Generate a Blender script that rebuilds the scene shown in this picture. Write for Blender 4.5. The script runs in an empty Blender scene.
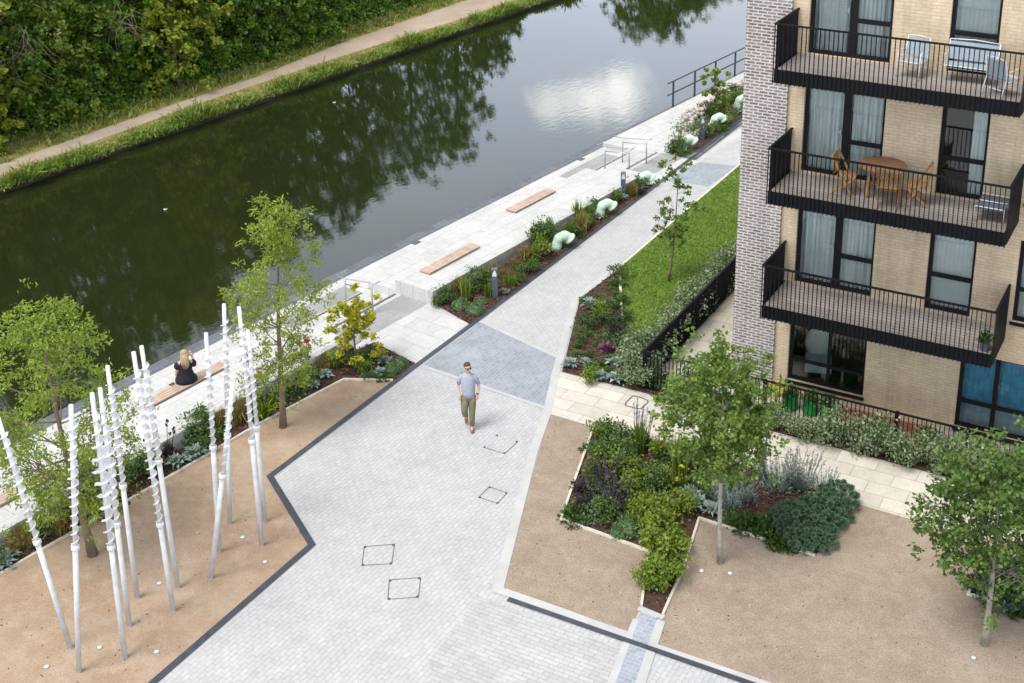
import bpy, math, random
import numpy as np
from mathutils import Vector, Matrix, Euler
from mathutils.geometry import tessellate_polygon

random.seed(7)
RNG = np.random.default_rng(11)
PI = math.pi
sc = bpy.context.scene
COL = sc.collection

# ------------------------------------------------------------------ camera
F_PX, YAW, PITCH, PX0, PY0 = 1352.7273, -0.4811, 0.3374, 570.94, 139.06
CAM = np.array([9.1206, -26.8396, 16.798])
FWD = np.array([math.sin(YAW)*math.cos(PITCH), math.cos(YAW)*math.cos(PITCH), -math.sin(PITCH)])
RGT = np.array([math.cos(YAW), -math.sin(YAW), 0.0])
UPV = np.cross(RGT, FWD)

cam_d = bpy.data.cameras.new('camera')
cam = bpy.data.objects.new('camera', cam_d)
COL.objects.link(cam)
cam_d.sensor_width = 36.0
cam_d.lens = F_PX/1024*36.0
cam_d.shift_x = (512-PX0)/1024
cam_d.shift_y = (PY0-341.5)/1024
cam_d.clip_start = 0.5
cam_d.clip_end = 2000
m = Matrix((( RGT[0], UPV[0], -FWD[0], CAM[0]), (RGT[1], UPV[1], -FWD[1], CAM[1]),
            (RGT[2], UPV[2], -FWD[2], CAM[2]), (0, 0, 0, 1)))
cam.matrix_world = m
sc.camera = cam


def at(px, py, z=0.0):
    """survey: the point of the level z that the photograph shows at px, py"""
    d = FWD + RGT*(px-PX0)/F_PX - UPV*(py-PY0)/F_PX
    return CAM + (z-CAM[2])/d[2]*d


# canal frame: u runs along the canal, v across it towards the building
O2 = np.array([-13.46, 1.73])
U2 = np.array([4.4, 35.8]); U2 = U2/np.linalg.norm(U2)
V2 = np.array([U2[1], -U2[0]])


def W(u, v, z=0.0):
    p = O2 + u*U2 + v*V2
    return np.array([p[0], p[1], z])


def uvof(p):
    q = np.array(p[:2])-O2
    return q@U2, q@V2


CANAL_ROT = math.atan2(U2[1], U2[0])


# ------------------------------------------------------------------ materials
def new_mat(name):
    mt = bpy.data.materials.new(name)
    mt.use_nodes = True
    nt = mt.node_tree
    nt.nodes.clear()
    out = nt.nodes.new('ShaderNodeOutputMaterial')
    b = nt.nodes.new('ShaderNodeBsdfPrincipled')
    nt.links.new(b.outputs[0], out.inputs[0])
    return mt, nt, b, out


def nd(nt, kind, **kw):
    n = nt.nodes.new(kind)
    for k, v in kw.items():
        if k.startswith('i_'):
            key = k[2:]
            key = int(key) if key.isdigit() else key.replace('_', ' ')
            n.inputs[key].default_value = v
        else:
            setattr(n, k, v)
    return n


def c4(c):
    return (c[0], c[1], c[2], 1.0)


def mixc(nt, fac, a, b, blend='MIX'):
    n = nt.nodes.new('ShaderNodeMix')
    n.data_type = 'RGBA'
    n.blend_type = blend
    for sock, val in ((n.inputs[0], fac), (n.inputs[6], a), (n.inputs[7], b)):
        if isinstance(val, (int, float)):
            sock.default_value = val
        elif isinstance(val, tuple):
            sock.default_value = c4(val)
        else:
            nt.links.new(val, sock)
    return n.outputs[2]


def ramp(nt, src, stops):
    r = nt.nodes.new('ShaderNodeValToRGB')
    els = r.color_ramp.elements
    while len(els) < len(stops):
        els.new(0.5)
    for e, (p, c) in zip(els, stops):
        e.position = p
        e.color = c4(c) if not isinstance(c, (int, float)) else (c, c, c, 1)
    nt.links.new(src, r.inputs[0])
    return r.outputs[0]


def coords(nt, scale=(1, 1, 1), rot=(0, 0, 0)):
    t = nt.nodes.new('ShaderNodeTexCoord')
    mp = nt.nodes.new('ShaderNodeMapping')
    mp.inputs['Rotation'].default_value = rot
    mp.inputs['Scale'].default_value = scale
    nt.links.new(t.outputs['Object'], mp.inputs[0])
    return mp.outputs[0]


def noise(nt, vec, scale, detail=4, rough=0.6):
    n = nd(nt, 'ShaderNodeTexNoise', i_Scale=scale, i_Detail=detail, i_Roughness=rough)
    nt.links.new(vec, n.inputs['Vector'])
    return n.outputs[0]


def bump(nt, b, height, strength=0.3, dist=0.02):
    n = nd(nt, 'ShaderNodeBump', i_Strength=strength, i_Distance=dist)
    nt.links.new(height, n.inputs['Height'])
    nt.links.new(n.outputs[0], b.inputs['Normal'])


def plain(name, col, rough=0.6, var=0.12, scale=6, metal=0.0, bmp=0.0, spec=0.4):
    mt, nt, b, _ = new_mat(name)
    v = coords(nt)
    n = noise(nt, v, scale)
    lo = tuple(x*(1-var) for x in col)
    hi = tuple(min(1, x*(1+var)) for x in col)
    nt.links.new(ramp(nt, n, [(0.3, lo), (0.7, hi)]), b.inputs['Base Color'])
    b.inputs['Roughness'].default_value = rough
    b.inputs['Metallic'].default_value = metal
    b.inputs['Specular IOR Level'].default_value = spec
    if bmp:
        bump(nt, b, noise(nt, v, scale*6), bmp, 0.02)
    return mt


def brick(name, bw, bh, mortar, c1, c2, cm, rot=(0, 0, 0), offset=0.5, rough=0.75, big=0.12, bigscale=0.5,
          stain=None, bmp=0.3, smooth=0.1, fine=0.06, streak=0.0):
    mt, nt, b, _ = new_mat(name)
    v = coords(nt, rot=rot)
    t = nd(nt, 'ShaderNodeTexBrick', offset=offset, i_Scale=1.0)
    t.inputs['Color1'].default_value = c4(c1)
    t.inputs['Color2'].default_value = c4(c2)
    t.inputs['Mortar'].default_value = c4(cm)
    t.inputs['Mortar Size'].default_value = mortar
    t.inputs['Mortar Smooth'].default_value = smooth
    t.inputs['Brick Width'].default_value = bw
    t.inputs['Row Height'].default_value = bh
    nt.links.new(v, t.inputs['Vector'])
    n1 = noise(nt, v, bigscale, 5)
    r1 = ramp(nt, n1, [(0.3, 1-big), (0.7, 1.0)])
    col = mixc(nt, 1.0, t.outputs['Color'], r1, 'MULTIPLY')
    n2 = noise(nt, v, 14, 3)
    r2 = ramp(nt, n2, [(0.3, 1-fine*2), (0.7, 1.0)])
    col = mixc(nt, 1.0, col, r2, 'MULTIPLY')
    n4 = noise(nt, v, 3.1, 9, 0.72)
    col = mixc(nt, 1.0, col, ramp(nt, n4, [(0.42, 1.0), (0.72, 0.86)]), 'MULTIPLY')
    if streak:
        sp_ = nt.nodes.new('ShaderNodeMapping'); sp_.inputs['Scale'].default_value = (2.6, 0.22, 1)
        nt.links.new(v, sp_.inputs[0])
        col = mixc(nt, 1.0, col, ramp(nt, noise(nt, sp_.outputs[0], 1.6, 6, 0.65), [(0.45, 1.0), (0.75, 1-streak)]), 'MULTIPLY')
    if stain:
        n3 = noise(nt, v, stain[1], 6, 0.7)
        col = mixc(nt, ramp(nt, n3, [(0.55, 0.0), (0.72, stain[2])]), col, stain[0])
    nt.links.new(col, b.inputs['Base Color'])
    b.inputs['Roughness'].default_value = rough
    b.inputs['Specular IOR Level'].default_value = 0.3
    if bmp:
        inv = nd(nt, 'ShaderNodeMath', operation='SUBTRACT', i_0=1.0)
        nt.links.new(t.outputs['Fac'], inv.inputs[1])
        bump(nt, b, inv.outputs[0], bmp, 0.008)
    return mt


def leafmat(name, cols, trans=0.25, rough=0.5, spec=0.35):
    mt, nt, b, out = new_mat(name)
    g = nt.nodes.new('ShaderNodeNewGeometry')
    k = len(cols)
    stops = [(i/(k-1) if k > 1 else 0, c) for i, c in enumerate(cols)]
    leafc = ramp(nt, g.outputs['Random Per Island'], stops)
    v = coords(nt)
    n = noise(nt, v, 0.9, 3)
    col = mixc(nt, 1.0, leafc, ramp(nt, n, [(0.3, 0.72), (0.7, 1.0)]), 'MULTIPLY')
    # each plant is a little different from the next
    oi = nt.nodes.new('ShaderNodeObjectInfo')
    col = mixc(nt, 1.0, col, ramp(nt, oi.outputs['Random'], [(0.0, (0.86, 0.92, 0.9)), (1.0, (1.0, 1.0, 1.0))]), 'MULTIPLY')
    nt.links.new(col, b.inputs['Base Color'])
    b.inputs['Roughness'].default_value = rough
    b.inputs['Specular IOR Level'].default_value = spec
    tr = nt.nodes.new('ShaderNodeBsdfTranslucent')
    nt.links.new(mixc(nt, 1.0, col, (1.0, 1.0, 0.55), 'MULTIPLY'), tr.inputs[0])
    ms = nt.nodes.new('ShaderNodeMixShader')
    ms.inputs[0].default_value = trans
    nt.links.new(b.outputs[0], ms.inputs[1])
    nt.links.new(tr.outputs[0], ms.inputs[2])
    nt.links.new(ms.outputs[0], out.inputs[0])
    return mt


def ground_mat(name, c1, c2, c3, s1=0.5, s2=6, s3=60, bmp=0.5, rough=0.9, speck=0.35):
    """blotchy loose ground: large patches, mid mottling and fine grains"""
    mt, nt, b, _ = new_mat(name)
    v = coords(nt)
    col = mixc(nt, ramp(nt, noise(nt, v, s1, 5), [(0.38, 0.0), (0.66, 1.0)]), c1, c2)
    col = mixc(nt, ramp(nt, noise(nt, v, s2, 6, 0.7), [(0.45, 0.0), (0.75, 0.7)]), col, c3)
    fine = noise(nt, v, s3, 4, 0.8)
    col = mixc(nt, 1.0, col, ramp(nt, fine, [(0.3, 1-speck), (0.62, 1.0)]), 'MULTIPLY')
    nt.links.new(col, b.inputs['Base Color'])
    b.inputs['Roughness'].default_value = rough
    b.inputs['Specular IOR Level'].default_value = 0.2
    if bmp:
        bump(nt, b, fine, bmp, 0.02)
    return mt


kerb_dir = at(312, 545)-at(153, 683)
KROT = math.atan2(kerb_dir[1], kerb_dir[0])
M = {}
M['setts'] = brick('white_setts', 0.2, 0.1, 0.008, (0.52, 0.52, 0.52), (0.475, 0.475, 0.475), (0.39, 0.39, 0.39),
                   rot=(0, 0, -KROT), big=0.14, bigscale=0.7, stain=((0.38, 0.36, 0.33), 0.7, 0.5))
M['setts_square'] = brick('white_setts_square', 0.3, 0.1, 0.008, (0.51, 0.505, 0.50), (0.455, 0.45, 0.445), (0.36, 0.355, 0.35),
                          rot=(0, 0, 0), big=0.14, bigscale=0.7)
M['setts_blue'] = brick('blue_grey_setts', 0.2, 0.1, 0.009, (0.34, 0.37, 0.405), (0.27, 0.30, 0.335), (0.40, 0.42, 0.44),
                        rot=(0, 0, -KROT), big=0.2, bigscale=0.9, rough=0.6)
M['channel'] = brick('channel_setts', 0.16, 0.1, 0.008, (0.36, 0.40, 0.45), (0.29, 0.33, 0.38), (0.45, 0.46, 0.48), big=0.2)
M['slab_white'] = brick('white_slabs', 0.9, 0.45, 0.009, (0.60, 0.595, 0.58), (0.535, 0.53, 0.515), (0.40, 0.395, 0.385),
                        rot=(0, 0, -CANAL_ROT), big=0.12, bigscale=0.6, stain=((0.46, 0.445, 0.415), 1.1, 0.55))
M['slab_plain'] = brick('plaza_slabs', 0.9, 0.6, 0.010, (0.58, 0.575, 0.56), (0.52, 0.515, 0.505), (0.39, 0.385, 0.375),
                        rot=(0, 0, -CANAL_ROT-PI/2), big=0.10, bigscale=0.8, stain=((0.58, 0.57, 0.54), 1.5, 0.4))
M['corduroy'] = brick('grey_tactile_slabs', 0.4, 0.05, 0.012, (0.42, 0.42, 0.41), (0.37, 0.37, 0.37), (0.30, 0.30, 0.30),
                      rot=(0, 0, -CANAL_ROT), offset=0.0, big=0.2, bigscale=0.9)
M['slab_buff'] = brick('buff_slabs', 0.9, 0.45, 0.010, (0.68, 0.63, 0.54), (0.58, 0.535, 0.455), (0.40, 0.36, 0.30),
                       rot=(0, 0, 0), big=0.14, bigscale=0.7, stain=((0.46, 0.42, 0.35), 1.6, 0.5))
M['patio'] = brick('patio_slabs', 0.6, 0.6, 0.010, (0.55, 0.51, 0.42), (0.48, 0.44, 0.36), (0.30, 0.27, 0.22),
                   rot=(0, 0, 0), big=0.25, bigscale=0.9, stain=((0.30, 0.28, 0.2), 1.4, 0.6))
M['edge_white'] = plain('pale_stone_edging', (0.43, 0.425, 0.415), 0.7, 0.1, 2)
M['edge_timber'] = plain('pale_edging_board', (0.58, 0.53, 0.45), 0.7, 0.15, 3)
M['kerb'] = plain('dark_slate_kerb', (0.045, 0.05, 0.062), 0.55, 0.25, 5)
M['coping'] = brick('dark_coping', 0.6, 0.5, 0.008, (0.17, 0.18, 0.20), (0.13, 0.14, 0.16), (0.3, 0.3, 0.31), rot=(0, 0, -CANAL_ROT), big=0.3)
M['nosing'] = plain('dark_nosing', (0.09, 0.09, 0.10), 0.6, 0.2, 5)
M['concrete'] = plain('cast_concrete', (0.44, 0.43, 0.40), 0.8, 0.22, 2.2, bmp=0.1)
M['gravel'] = ground_mat('buff_gravel', (0.37, 0.255, 0.17), (0.44, 0.325, 0.228), (0.535, 0.435, 0.34), 0.6, 2.2, 36, 0.5, 0.95, 0.42)
M['gravel_pale'] = ground_mat('grey_buff_gravel', (0.325, 0.25, 0.185), (0.385, 0.31, 0.238), (0.465, 0.395, 0.325), 0.6, 3.0, 30, 0.6, 0.95, 0.5)
M['soil'] = ground_mat('dark_soil', (0.07, 0.042, 0.03), (0.10, 0.058, 0.042), (0.14, 0.085, 0.06), 0.8, 7, 50, 0.8, 0.95, 0.5)
M['lawn'] = ground_mat('lawn_turf', (0.085, 0.165, 0.014), (0.125, 0.205, 0.024), (0.19, 0.22, 0.05), 0.5, 2.5, 30, 0.3, 0.9, 0.25)
M['verge'] = ground_mat('verge_ground', (0.20, 0.22, 0.045), (0.32, 0.27, 0.10), (0.42, 0.29, 0.14), 0.25, 1.2, 12, 0.4, 0.95, 0.4)
M['towpath'] = ground_mat('towpath_earth', (0.40, 0.31, 0.235), (0.47, 0.38, 0.30), (0.31, 0.235, 0.17), 0.2, 0.6, 10, 0.2, 0.95, 0.25)
M['bankboard'] = plain('bank_boards', (0.035, 0.024, 0.016), 0.8, 0.4, 1.5, bmp=0.2)
M['chips'] = leafmat('bark_chips', [(0.05, 0.026, 0.02), (0.12, 0.06, 0.045), (0.20, 0.12, 0.085)], 0.0, 0.9, 0.2)
M['grit'] = leafmat('pale_grit', [(0.5, 0.42, 0.33), (0.65, 0.58, 0.5), (0.25, 0.18, 0.13)], 0.0, 0.9, 0.2)
M['brick_grey'] = brick('grey_brown_brick', 0.225, 0.075, 0.017, (0.17, 0.12, 0.105), (0.33, 0.265, 0.24), (0.62, 0.59, 0.565),
                        rot=(-PI/2, 0, 0), big=0.15, bigscale=0.8, smooth=0.15, fine=0.12, streak=0.2)
M['brick_buff'] = brick('buff_brick', 0.225, 0.075, 0.010, (0.70, 0.555, 0.375), (0.63, 0.49, 0.32), (0.54, 0.435, 0.30),
                        rot=(-PI/2, 0, 0), big=0.18, bigscale=1.1, streak=0.22, smooth=0.2, stain=((0.45, 0.30, 0.16), 1.1, 0.4))
M['roof'] = plain('roof_membrane', (0.12, 0.12, 0.12), 0.9, 0.2, 1)
M['black'] = plain('black_metal', (0.007, 0.0075, 0.009), 0.6, 0.2, 4, spec=0.12)
M['frame'] = plain('window_frame', (0.009, 0.009, 0.010), 0.6, 0.2, 4, spec=0.15)
M['decking'] = brick('balcony_decking', 3.0, 0.14, 0.012, (0.40, 0.355, 0.33), (0.35, 0.31, 0.285), (0.16, 0.14, 0.13), rot=(0, 0, 0), big=0.2, bigscale=0.8)
M['curtain'] = plain('pale_curtain', (0.60, 0.63, 0.605), 0.9, 0.08, 3)
M['curtain_blue'] = plain('blue_curtain', (0.10, 0.34, 0.50), 0.9, 0.25, 4)
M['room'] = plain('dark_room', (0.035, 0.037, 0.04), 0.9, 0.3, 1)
M['white_paint'] = plain('white_painted_steel', (0.60, 0.60, 0.59), 0.55, 0.16, 5)
M['white_shaft'] = plain('pale_painted_steel', (0.53, 0.535, 0.53), 0.55, 0.18, 4)
M['steel'] = plain('brushed_steel', (0.42, 0.43, 0.44), 0.35, 0.1, 6, metal=0.7)
M['rail_dark'] = plain('dark_blue_steel', (0.05, 0.055, 0.075), 0.4, 0.15, 6)
M['bollard'] = plain('bollard_grey', (0.085, 0.10, 0.125), 0.5, 0.15, 6)
M['lens'] = plain('pale_lens', (0.60, 0.64, 0.68), 0.3, 0.05, 6)
M['glass_light'] = plain('uplight_glass', (0.62, 0.62, 0.6), 0.2, 0.02, 6)
M['mint'] = plain('mint_glaze', (0.52, 0.67, 0.53), 0.7, 0.25, 5)
M['bench'] = plain('timber_slats', (0.45, 0.335, 0.25), 0.7, 0.2, 4)
M['wood'] = plain('orange_wood', (0.30, 0.165, 0.065), 0.5, 0.3, 8)
M['wood_dark'] = plain('brown_table_wood', (0.24, 0.11, 0.055), 0.45, 0.3, 8)
M['plank'] = plain('raised_bed_board', (0.36, 0.20, 0.09), 0.7, 0.3, 6)
M['sling'] = plain('pale_blue_sling', (0.26, 0.31, 0.345), 0.7, 0.1, 6)
M['red_mat'] = plain('rust_red_bark', (0.12, 0.05, 0.035), 0.9, 0.4, 14, bmp=0.4)
M['green_bag'] = plain('bright_green_plastic', (0.015, 0.25, 0.05), 0.4, 0.2, 4)
M['trunk'] = plain('tree_bark', (0.17, 0.125, 0.09), 0.9, 0.3, 8, bmp=0.4)
M['trunk_pale'] = plain('pale_bark', (0.30, 0.28, 0.22), 0.9, 0.3, 8, bmp=0.4)
M['dead'] = plain('dead_twigs', (0.24, 0.20, 0.13), 0.9, 0.3, 8)
M['stone'] = plain('rough_stone', (0.48, 0.44, 0.38), 0.9, 0.35, 5, bmp=0.5)
M['skin'] = plain('skin', (0.55, 0.33, 0.24), 0.5, 0.05, 8)
M['hair_dark'] = plain('brown_hair', (0.06, 0.035, 0.022), 0.5, 0.3, 20)
M['hair_blond'] = plain('blond_hair', (0.37, 0.26, 0.15), 0.5, 0.35, 14)
M['shirt'] = plain('heather_grey_cotton', (0.33, 0.35, 0.41), 0.9, 0.1, 20)
M['trousers'] = plain('khaki_cotton', (0.17, 0.15, 0.085), 0.9, 0.15, 10)
M['shoe'] = plain('brown_leather', (0.22, 0.10, 0.06), 0.5, 0.2, 10)
M['dress'] = plain('black_cotton', (0.012, 0.012, 0.017), 0.9, 0.3, 10)
M['darkglass'] = plain('dark_lens', (0.02, 0.015, 0.012), 0.15, 0.1, 10)
M['floating'] = plain('white_scrap', (0.45, 0.45, 0.43), 0.7, 0.05, 10)

# foliage
M['leaf_ash'] = leafmat('light_green_leaves', [(0.18, 0.265, 0.025), (0.28, 0.375, 0.04), (0.42, 0.47, 0.08)], 0.4)
M['leaf_maple'] = leafmat('mid_green_leaves', [(0.09, 0.165, 0.025), (0.155, 0.245, 0.04), (0.26, 0.335, 0.065)], 0.35)
M['leaf_maple_dark'] = leafmat('darker_maple_leaves', [(0.06, 0.125, 0.022), (0.11, 0.185, 0.034), (0.19, 0.26, 0.055)], 0.3)
M['leaf_lime'] = leafmat('yellow_leaves', [(0.50, 0.45, 0.03), (0.66, 0.57, 0.03), (0.32, 0.38, 0.04)], 0.35)
M['leaf_limegreen'] = leafmat('yellow_green_leaves', [(0.12, 0.20, 0.02), (0.19, 0.27, 0.03), (0.30, 0.34, 0.04)], 0.3)
M['leaf_green'] = leafmat('green_leaves', [(0.05, 0.105, 0.022), (0.09, 0.165, 0.035), (0.15, 0.22, 0.055)], 0.25)
M['leaf_dark'] = leafmat('dark_green_leaves', [(0.03, 0.065, 0.018), (0.055, 0.105, 0.027), (0.09, 0.145, 0.04)], 0.2)
M['leaf_hebe'] = leafmat('soft_green_leaves', [(0.09, 0.16, 0.06), (0.14, 0.23, 0.09), (0.20, 0.29, 0.12)], 0.2)
M['leaf_silver'] = leafmat('silver_leaves', [(0.22, 0.29, 0.25), (0.32, 0.39, 0.35), (0.42, 0.48, 0.44)], 0.15)
M['leaf_lav'] = leafmat('grey_lavender_leaves', [(0.26, 0.27, 0.23), (0.37, 0.38, 0.33), (0.47, 0.45, 0.42)], 0.2)
M['leaf_varieg'] = leafmat('variegated_leaves', [(0.07, 0.13, 0.045), (0.14, 0.21, 0.08), (0.26, 0.32, 0.16), (0.52, 0.54, 0.38)], 0.25)
M['leaf_tan'] = leafmat('tan_grass', [(0.24, 0.17, 0.06), (0.36, 0.27, 0.10), (0.26, 0.25, 0.07)], 0.25)
M['leaf_grass'] = leafmat('grass_blades', [(0.11, 0.20, 0.025), (0.19, 0.29, 0.04), (0.29, 0.34, 0.07)], 0.35)
M['leaf_lawn'] = leafmat('lawn_blades', [(0.085, 0.175, 0.012), (0.125, 0.225, 0.02), (0.19, 0.265, 0.04)], 0.35)
M['leaf_dry'] = leafmat('dry_grass_blades', [(0.24, 0.29, 0.04), (0.38, 0.36, 0.09), (0.50, 0.42, 0.16)], 0.3)
M['leaf_purple'] = leafmat('dark_purple_leaves', [(0.05, 0.03, 0.045), (0.09, 0.06, 0.08), (0.08, 0.09, 0.05)], 0.15)
M['leaf_cabbage'] = leafmat('magenta_leaves', [(0.20, 0.03, 0.12), (0.32, 0.08, 0.22), (0.16, 0.10, 0.14)], 0.2)
M['leaf_euph'] = leafmat('blue_green_leaves', [(0.08, 0.165, 0.085), (0.12, 0.22, 0.115), (0.18, 0.285, 0.16)], 0.2)
M['leaf_far'] = leafmat('woodland_leaves', [(0.068, 0.15, 0.013), (0.135, 0.255, 0.023), (0.245, 0.355, 0.042)], 0.34)
M['leaf_fardark'] = leafmat('dark_woodland_leaves', [(0.035, 0.07, 0.01), (0.075, 0.13, 0.018), (0.13, 0.19, 0.03)], 0.25)
M['leaf_ivy'] = leafmat('ivy_leaves', [(0.06, 0.14, 0.014), (0.125, 0.245, 0.026), (0.225, 0.345, 0.05)], 0.3)
M['leaf_syc'] = leafmat('sycamore_leaves', [(0.13, 0.21, 0.02), (0.21, 0.29, 0.03), (0.33, 0.33, 0.06)], 0.3)
M['leaf_bright'] = leafmat('bright_lime_leaves', [(0.20, 0.27, 0.018), (0.32, 0.37, 0.03), (0.43, 0.44, 0.05)], 0.3)
M['fl_purple'] = leafmat('purple_flowers', [(0.085, 0.065, 0.10), (0.13, 0.105, 0.15)], 0.2)
M['fl_lilac'] = leafmat('lilac_flowers', [(0.36, 0.34, 0.48), (0.46, 0.43, 0.55)], 0.2)
M['fl_red'] = leafmat('red_flowers', [(0.35, 0.03, 0.06), (0.50, 0.10, 0.14)], 0.2)
M['fl_dark'] = leafmat('near_black_flowers', [(0.02, 0.012, 0.03), (0.045, 0.03, 0.055)], 0.1)
M['fl_yellow'] = leafmat('yellow_flowers', [(0.70, 0.52, 0.02), (0.80, 0.62, 0.05)], 0.2)
M['fl_white'] = leafmat('white_flowers', [(0.65, 0.65, 0.6), (0.75, 0.75, 0.7)], 0.2)

# glass pane: sees in, reflects the sky
mt, nt, b, out = new_mat('window_glass')
tr = nd(nt, 'ShaderNodeBsdfTransparent'); tr.inputs[0].default_value = (0.93, 0.965, 0.965, 1)
gl = nd(nt, 'ShaderNodeBsdfGlossy'); gl.inputs['Roughness'].default_value = 0.02
fr = nd(nt, 'ShaderNodeFresnel'); fr.inputs[0].default_value = 1.6
ms = nt.nodes.new('ShaderNodeMixShader')
nt.links.new(fr.outputs[0], ms.inputs[0]); nt.links.new(tr.outputs[0], ms.inputs[1]); nt.links.new(gl.outputs[0], ms.inputs[2])
nt.links.new(ms.outputs[0], out.inputs[0])
M['glass'] = mt

# canal water
mt, nt, b, out = new_mat('canal_water')
v = coords(nt, scale=(1, 1, 1), rot=(0, 0, -CANAL_ROT))
b.inputs['Base Color'].default_value = (0.014, 0.019, 0.006, 1)
b.inputs['Roughness'].default_value = 0.03
b.inputs['IOR'].default_value = 1.45
b.inputs['Specular IOR Level'].default_value = 0.5
mp = nt.nodes.new('ShaderNodeMapping'); mp.inputs['Scale'].default_value = (1.0, 2.2, 1)
nt.links.new(v, mp.inputs[0])
w1 = noise(nt, mp.outputs[0], 2.2, 3, 0.55)
w2 = noise(nt, v, 0.35, 3, 0.5)
mm = nd(nt, 'ShaderNodeMath', operation='MULTIPLY'); nt.links.new(w1, mm.inputs[0])
nt.links.new(ramp(nt, w2, [(0.35, 0.25), (0.7, 1.0)]), mm.inputs[1])
bump(nt, b, mm.outputs[0], 0.045, 0.05)
M['water'] = mt


# ------------------------------------------------------------------ mesh building
class MB:
    def __init__(self):
        self.v = []; self.f = []; self.mi = []; self.n = 0

    def add(self, verts, faces, mi=0):
        o = self.n
        vs = np.asarray(verts, float).reshape(-1, 3)
        self.v.append(vs); self.n += len(vs)
        for fc in faces:
            self.f.append(tuple(int(i)+o for i in fc)); self.mi.append(mi)

    def box(self, x0, x1, y0, y1, z0, z1, mi=0, mat=None):
        vs = np.array([(x0, y0, z0), (x1, y0, z0), (x1, y1, z0), (x0, y1, z0), (x0, y0, z1), (x1, y0, z1), (x1, y1, z1), (x0, y1, z1)], float)
        if mat is not None:
            vs = vs@np.array(mat.to_3x3()).T + np.array(mat.translation)
        self.add(vs, [(3, 2, 1, 0), (4, 5, 6, 7), (0, 1, 5, 4), (1, 2, 6, 5), (2, 3, 7, 6), (3, 0, 4, 7)], mi)

    def bar(self, a, b, w, h, mi=0):
        """rectangular bar from a to b"""
        a = np.array(a, float); b = np.array(b, float)
        d = b-a; L = np.linalg.norm(d); d /= L
        ref = np.array([0, 0, 1.0]) if abs(d[2]) < 0.95 else np.array([0, 1.0, 0])
        s = np.cross(d, ref); s /= np.linalg.norm(s); t = np.cross(s, d)
        vs = []
        for p in (a, b):
            for i, j in ((-1, -1), (1, -1), (1, 1), (-1, 1)):
                vs.append(p+s*i*w/2+t*j*h/2)
        self.add(vs, [(3, 2, 1, 0), (4, 5, 6, 7), (0, 1, 5, 4), (1, 2, 6, 5), (2, 3, 7, 6), (3, 0, 4, 7)], mi)

    def prism(self, poly, z0, z1, mi=0, bottom=True):
        """poly: list of xy (any winding)"""
        p = [np.array(q[:2], float) for q in poly]
        area = sum(p[i][0]*p[(i+1) % len(p)][1]-p[(i+1) % len(p)][0]*p[i][1] for i in range(len(p)))
        if area < 0:
            p = p[::-1]
        n = len(p)
        tris = tessellate_polygon([[Vector((q[0], q[1], 0)) for q in p]])
        vs = [(q[0], q[1], z1) for q in p]
        fs = []
        for t in tris:
            a, b, c = [p[i] for i in t]
            cr = (b[0]-a[0])*(c[1]-a[1])-(b[1]-a[1])*(c[0]-a[0])
            fs.append(tuple(t) if cr > 0 else tuple(t)[::-1])
        if z0 is not None:
            vs += [(q[0], q[1], z0) for q in p]
            for i in range(n):
                j = (i+1) % n
                fs.append((i+n, j+n, j, i))
        self.add(vs, fs, mi)

    def tube(self, pts, rad, n=8, caps=True, mi=0):
        pts = [np.array(p, float) for p in pts]
        if isinstance(rad, (int, float)):
            rad = [rad]*len(pts)
        vs = []; prev = None
        for i, p in enumerate(pts):
            d = pts[min(i+1, len(pts)-1)]-pts[max(i-1, 0)]
            d = d/(np.linalg.norm(d)+1e-9)
            if prev is None:
                ref = np.array([0, 0, 1.0]) if abs(d[2]) < 0.9 else np.array([1.0, 0, 0])
                s = np.cross(d, ref)
            else:
                s = prev-d*(prev@d)
            s = s/(np.linalg.norm(s)+1e-9); prev = s
            t = np.cross(d, s)
            for k in range(n):
                a = 2*PI*k/n
                vs.append(p+(s*math.cos(a)+t*math.sin(a))*rad[i])
        fs = []
        for i in range(len(pts)-1):
            for k in range(n):
                k2 = (k+1) % n
                fs.append((i*n+k, i*n+k2, (i+1)*n+k2, (i+1)*n+k))
        if caps:
            fs.append(tuple(range(n))[::-1]); fs.append(tuple((len(pts)-1)*n+k for k in range(n)))
        self.add(vs, fs, mi)

    def ellipsoid(self, c, r, nu=12, nv=8, mi=0, rot=None):
        vs = []; fs = []
        for j in range(nv+1):
            th = PI*j/nv
            for i in range(nu):
                ph = 2*PI*i/nu
                q = np.array([math.sin(th)*math.cos(ph)*r[0], math.sin(th)*math.sin(ph)*r[1], math.cos(th)*r[2]])
                if rot is not None:
                    q = np.array(rot@Vector(q))
                vs.append(np.array(c)+q)
        for j in range(nv):
            for i in range(nu):
                i2 = (i+1) % nu
                fs.append((j*nu+i, (j+1)*nu+i, (j+1)*nu+i2, j*nu+i2))
        self.add(vs, fs, mi)

    def leaves(self, c, length, width, nrm_bias=0.4, dirs=None, mi=0, rng=RNG, fold=True, jitter=0.35):
        """rhombic leaves at the points c"""
        c = np.asarray(c, float); n = len(c)
        if n == 0:
            return
        d = rng.normal(size=(n, 3)) if dirs is None else np.asarray(dirs, float)+rng.normal(size=(n, 3))*jitter
        d /= np.linalg.norm(d, axis=1)[:, None]+1e-9
        nm = rng.normal(size=(n, 3)); nm[:, 2] = np.abs(nm[:, 2])+nrm_bias
        s = np.cross(d, nm); s /= np.linalg.norm(s, axis=1)[:, None]+1e-9
        L = (length*rng.uniform(0.7, 1.25, n))[:, None]; Wd = (width*rng.uniform(0.75, 1.2, n))[:, None]
        p0 = c-d*L*0.5; p2 = c+d*L*0.5
        p1 = c+s*Wd*0.5-d*L*0.05; p3 = c-s*Wd*0.5-d*L*0.05
        vs = np.stack([p0, p1, p2, p3], 1).reshape(-1, 3)
        o = self.n
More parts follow.
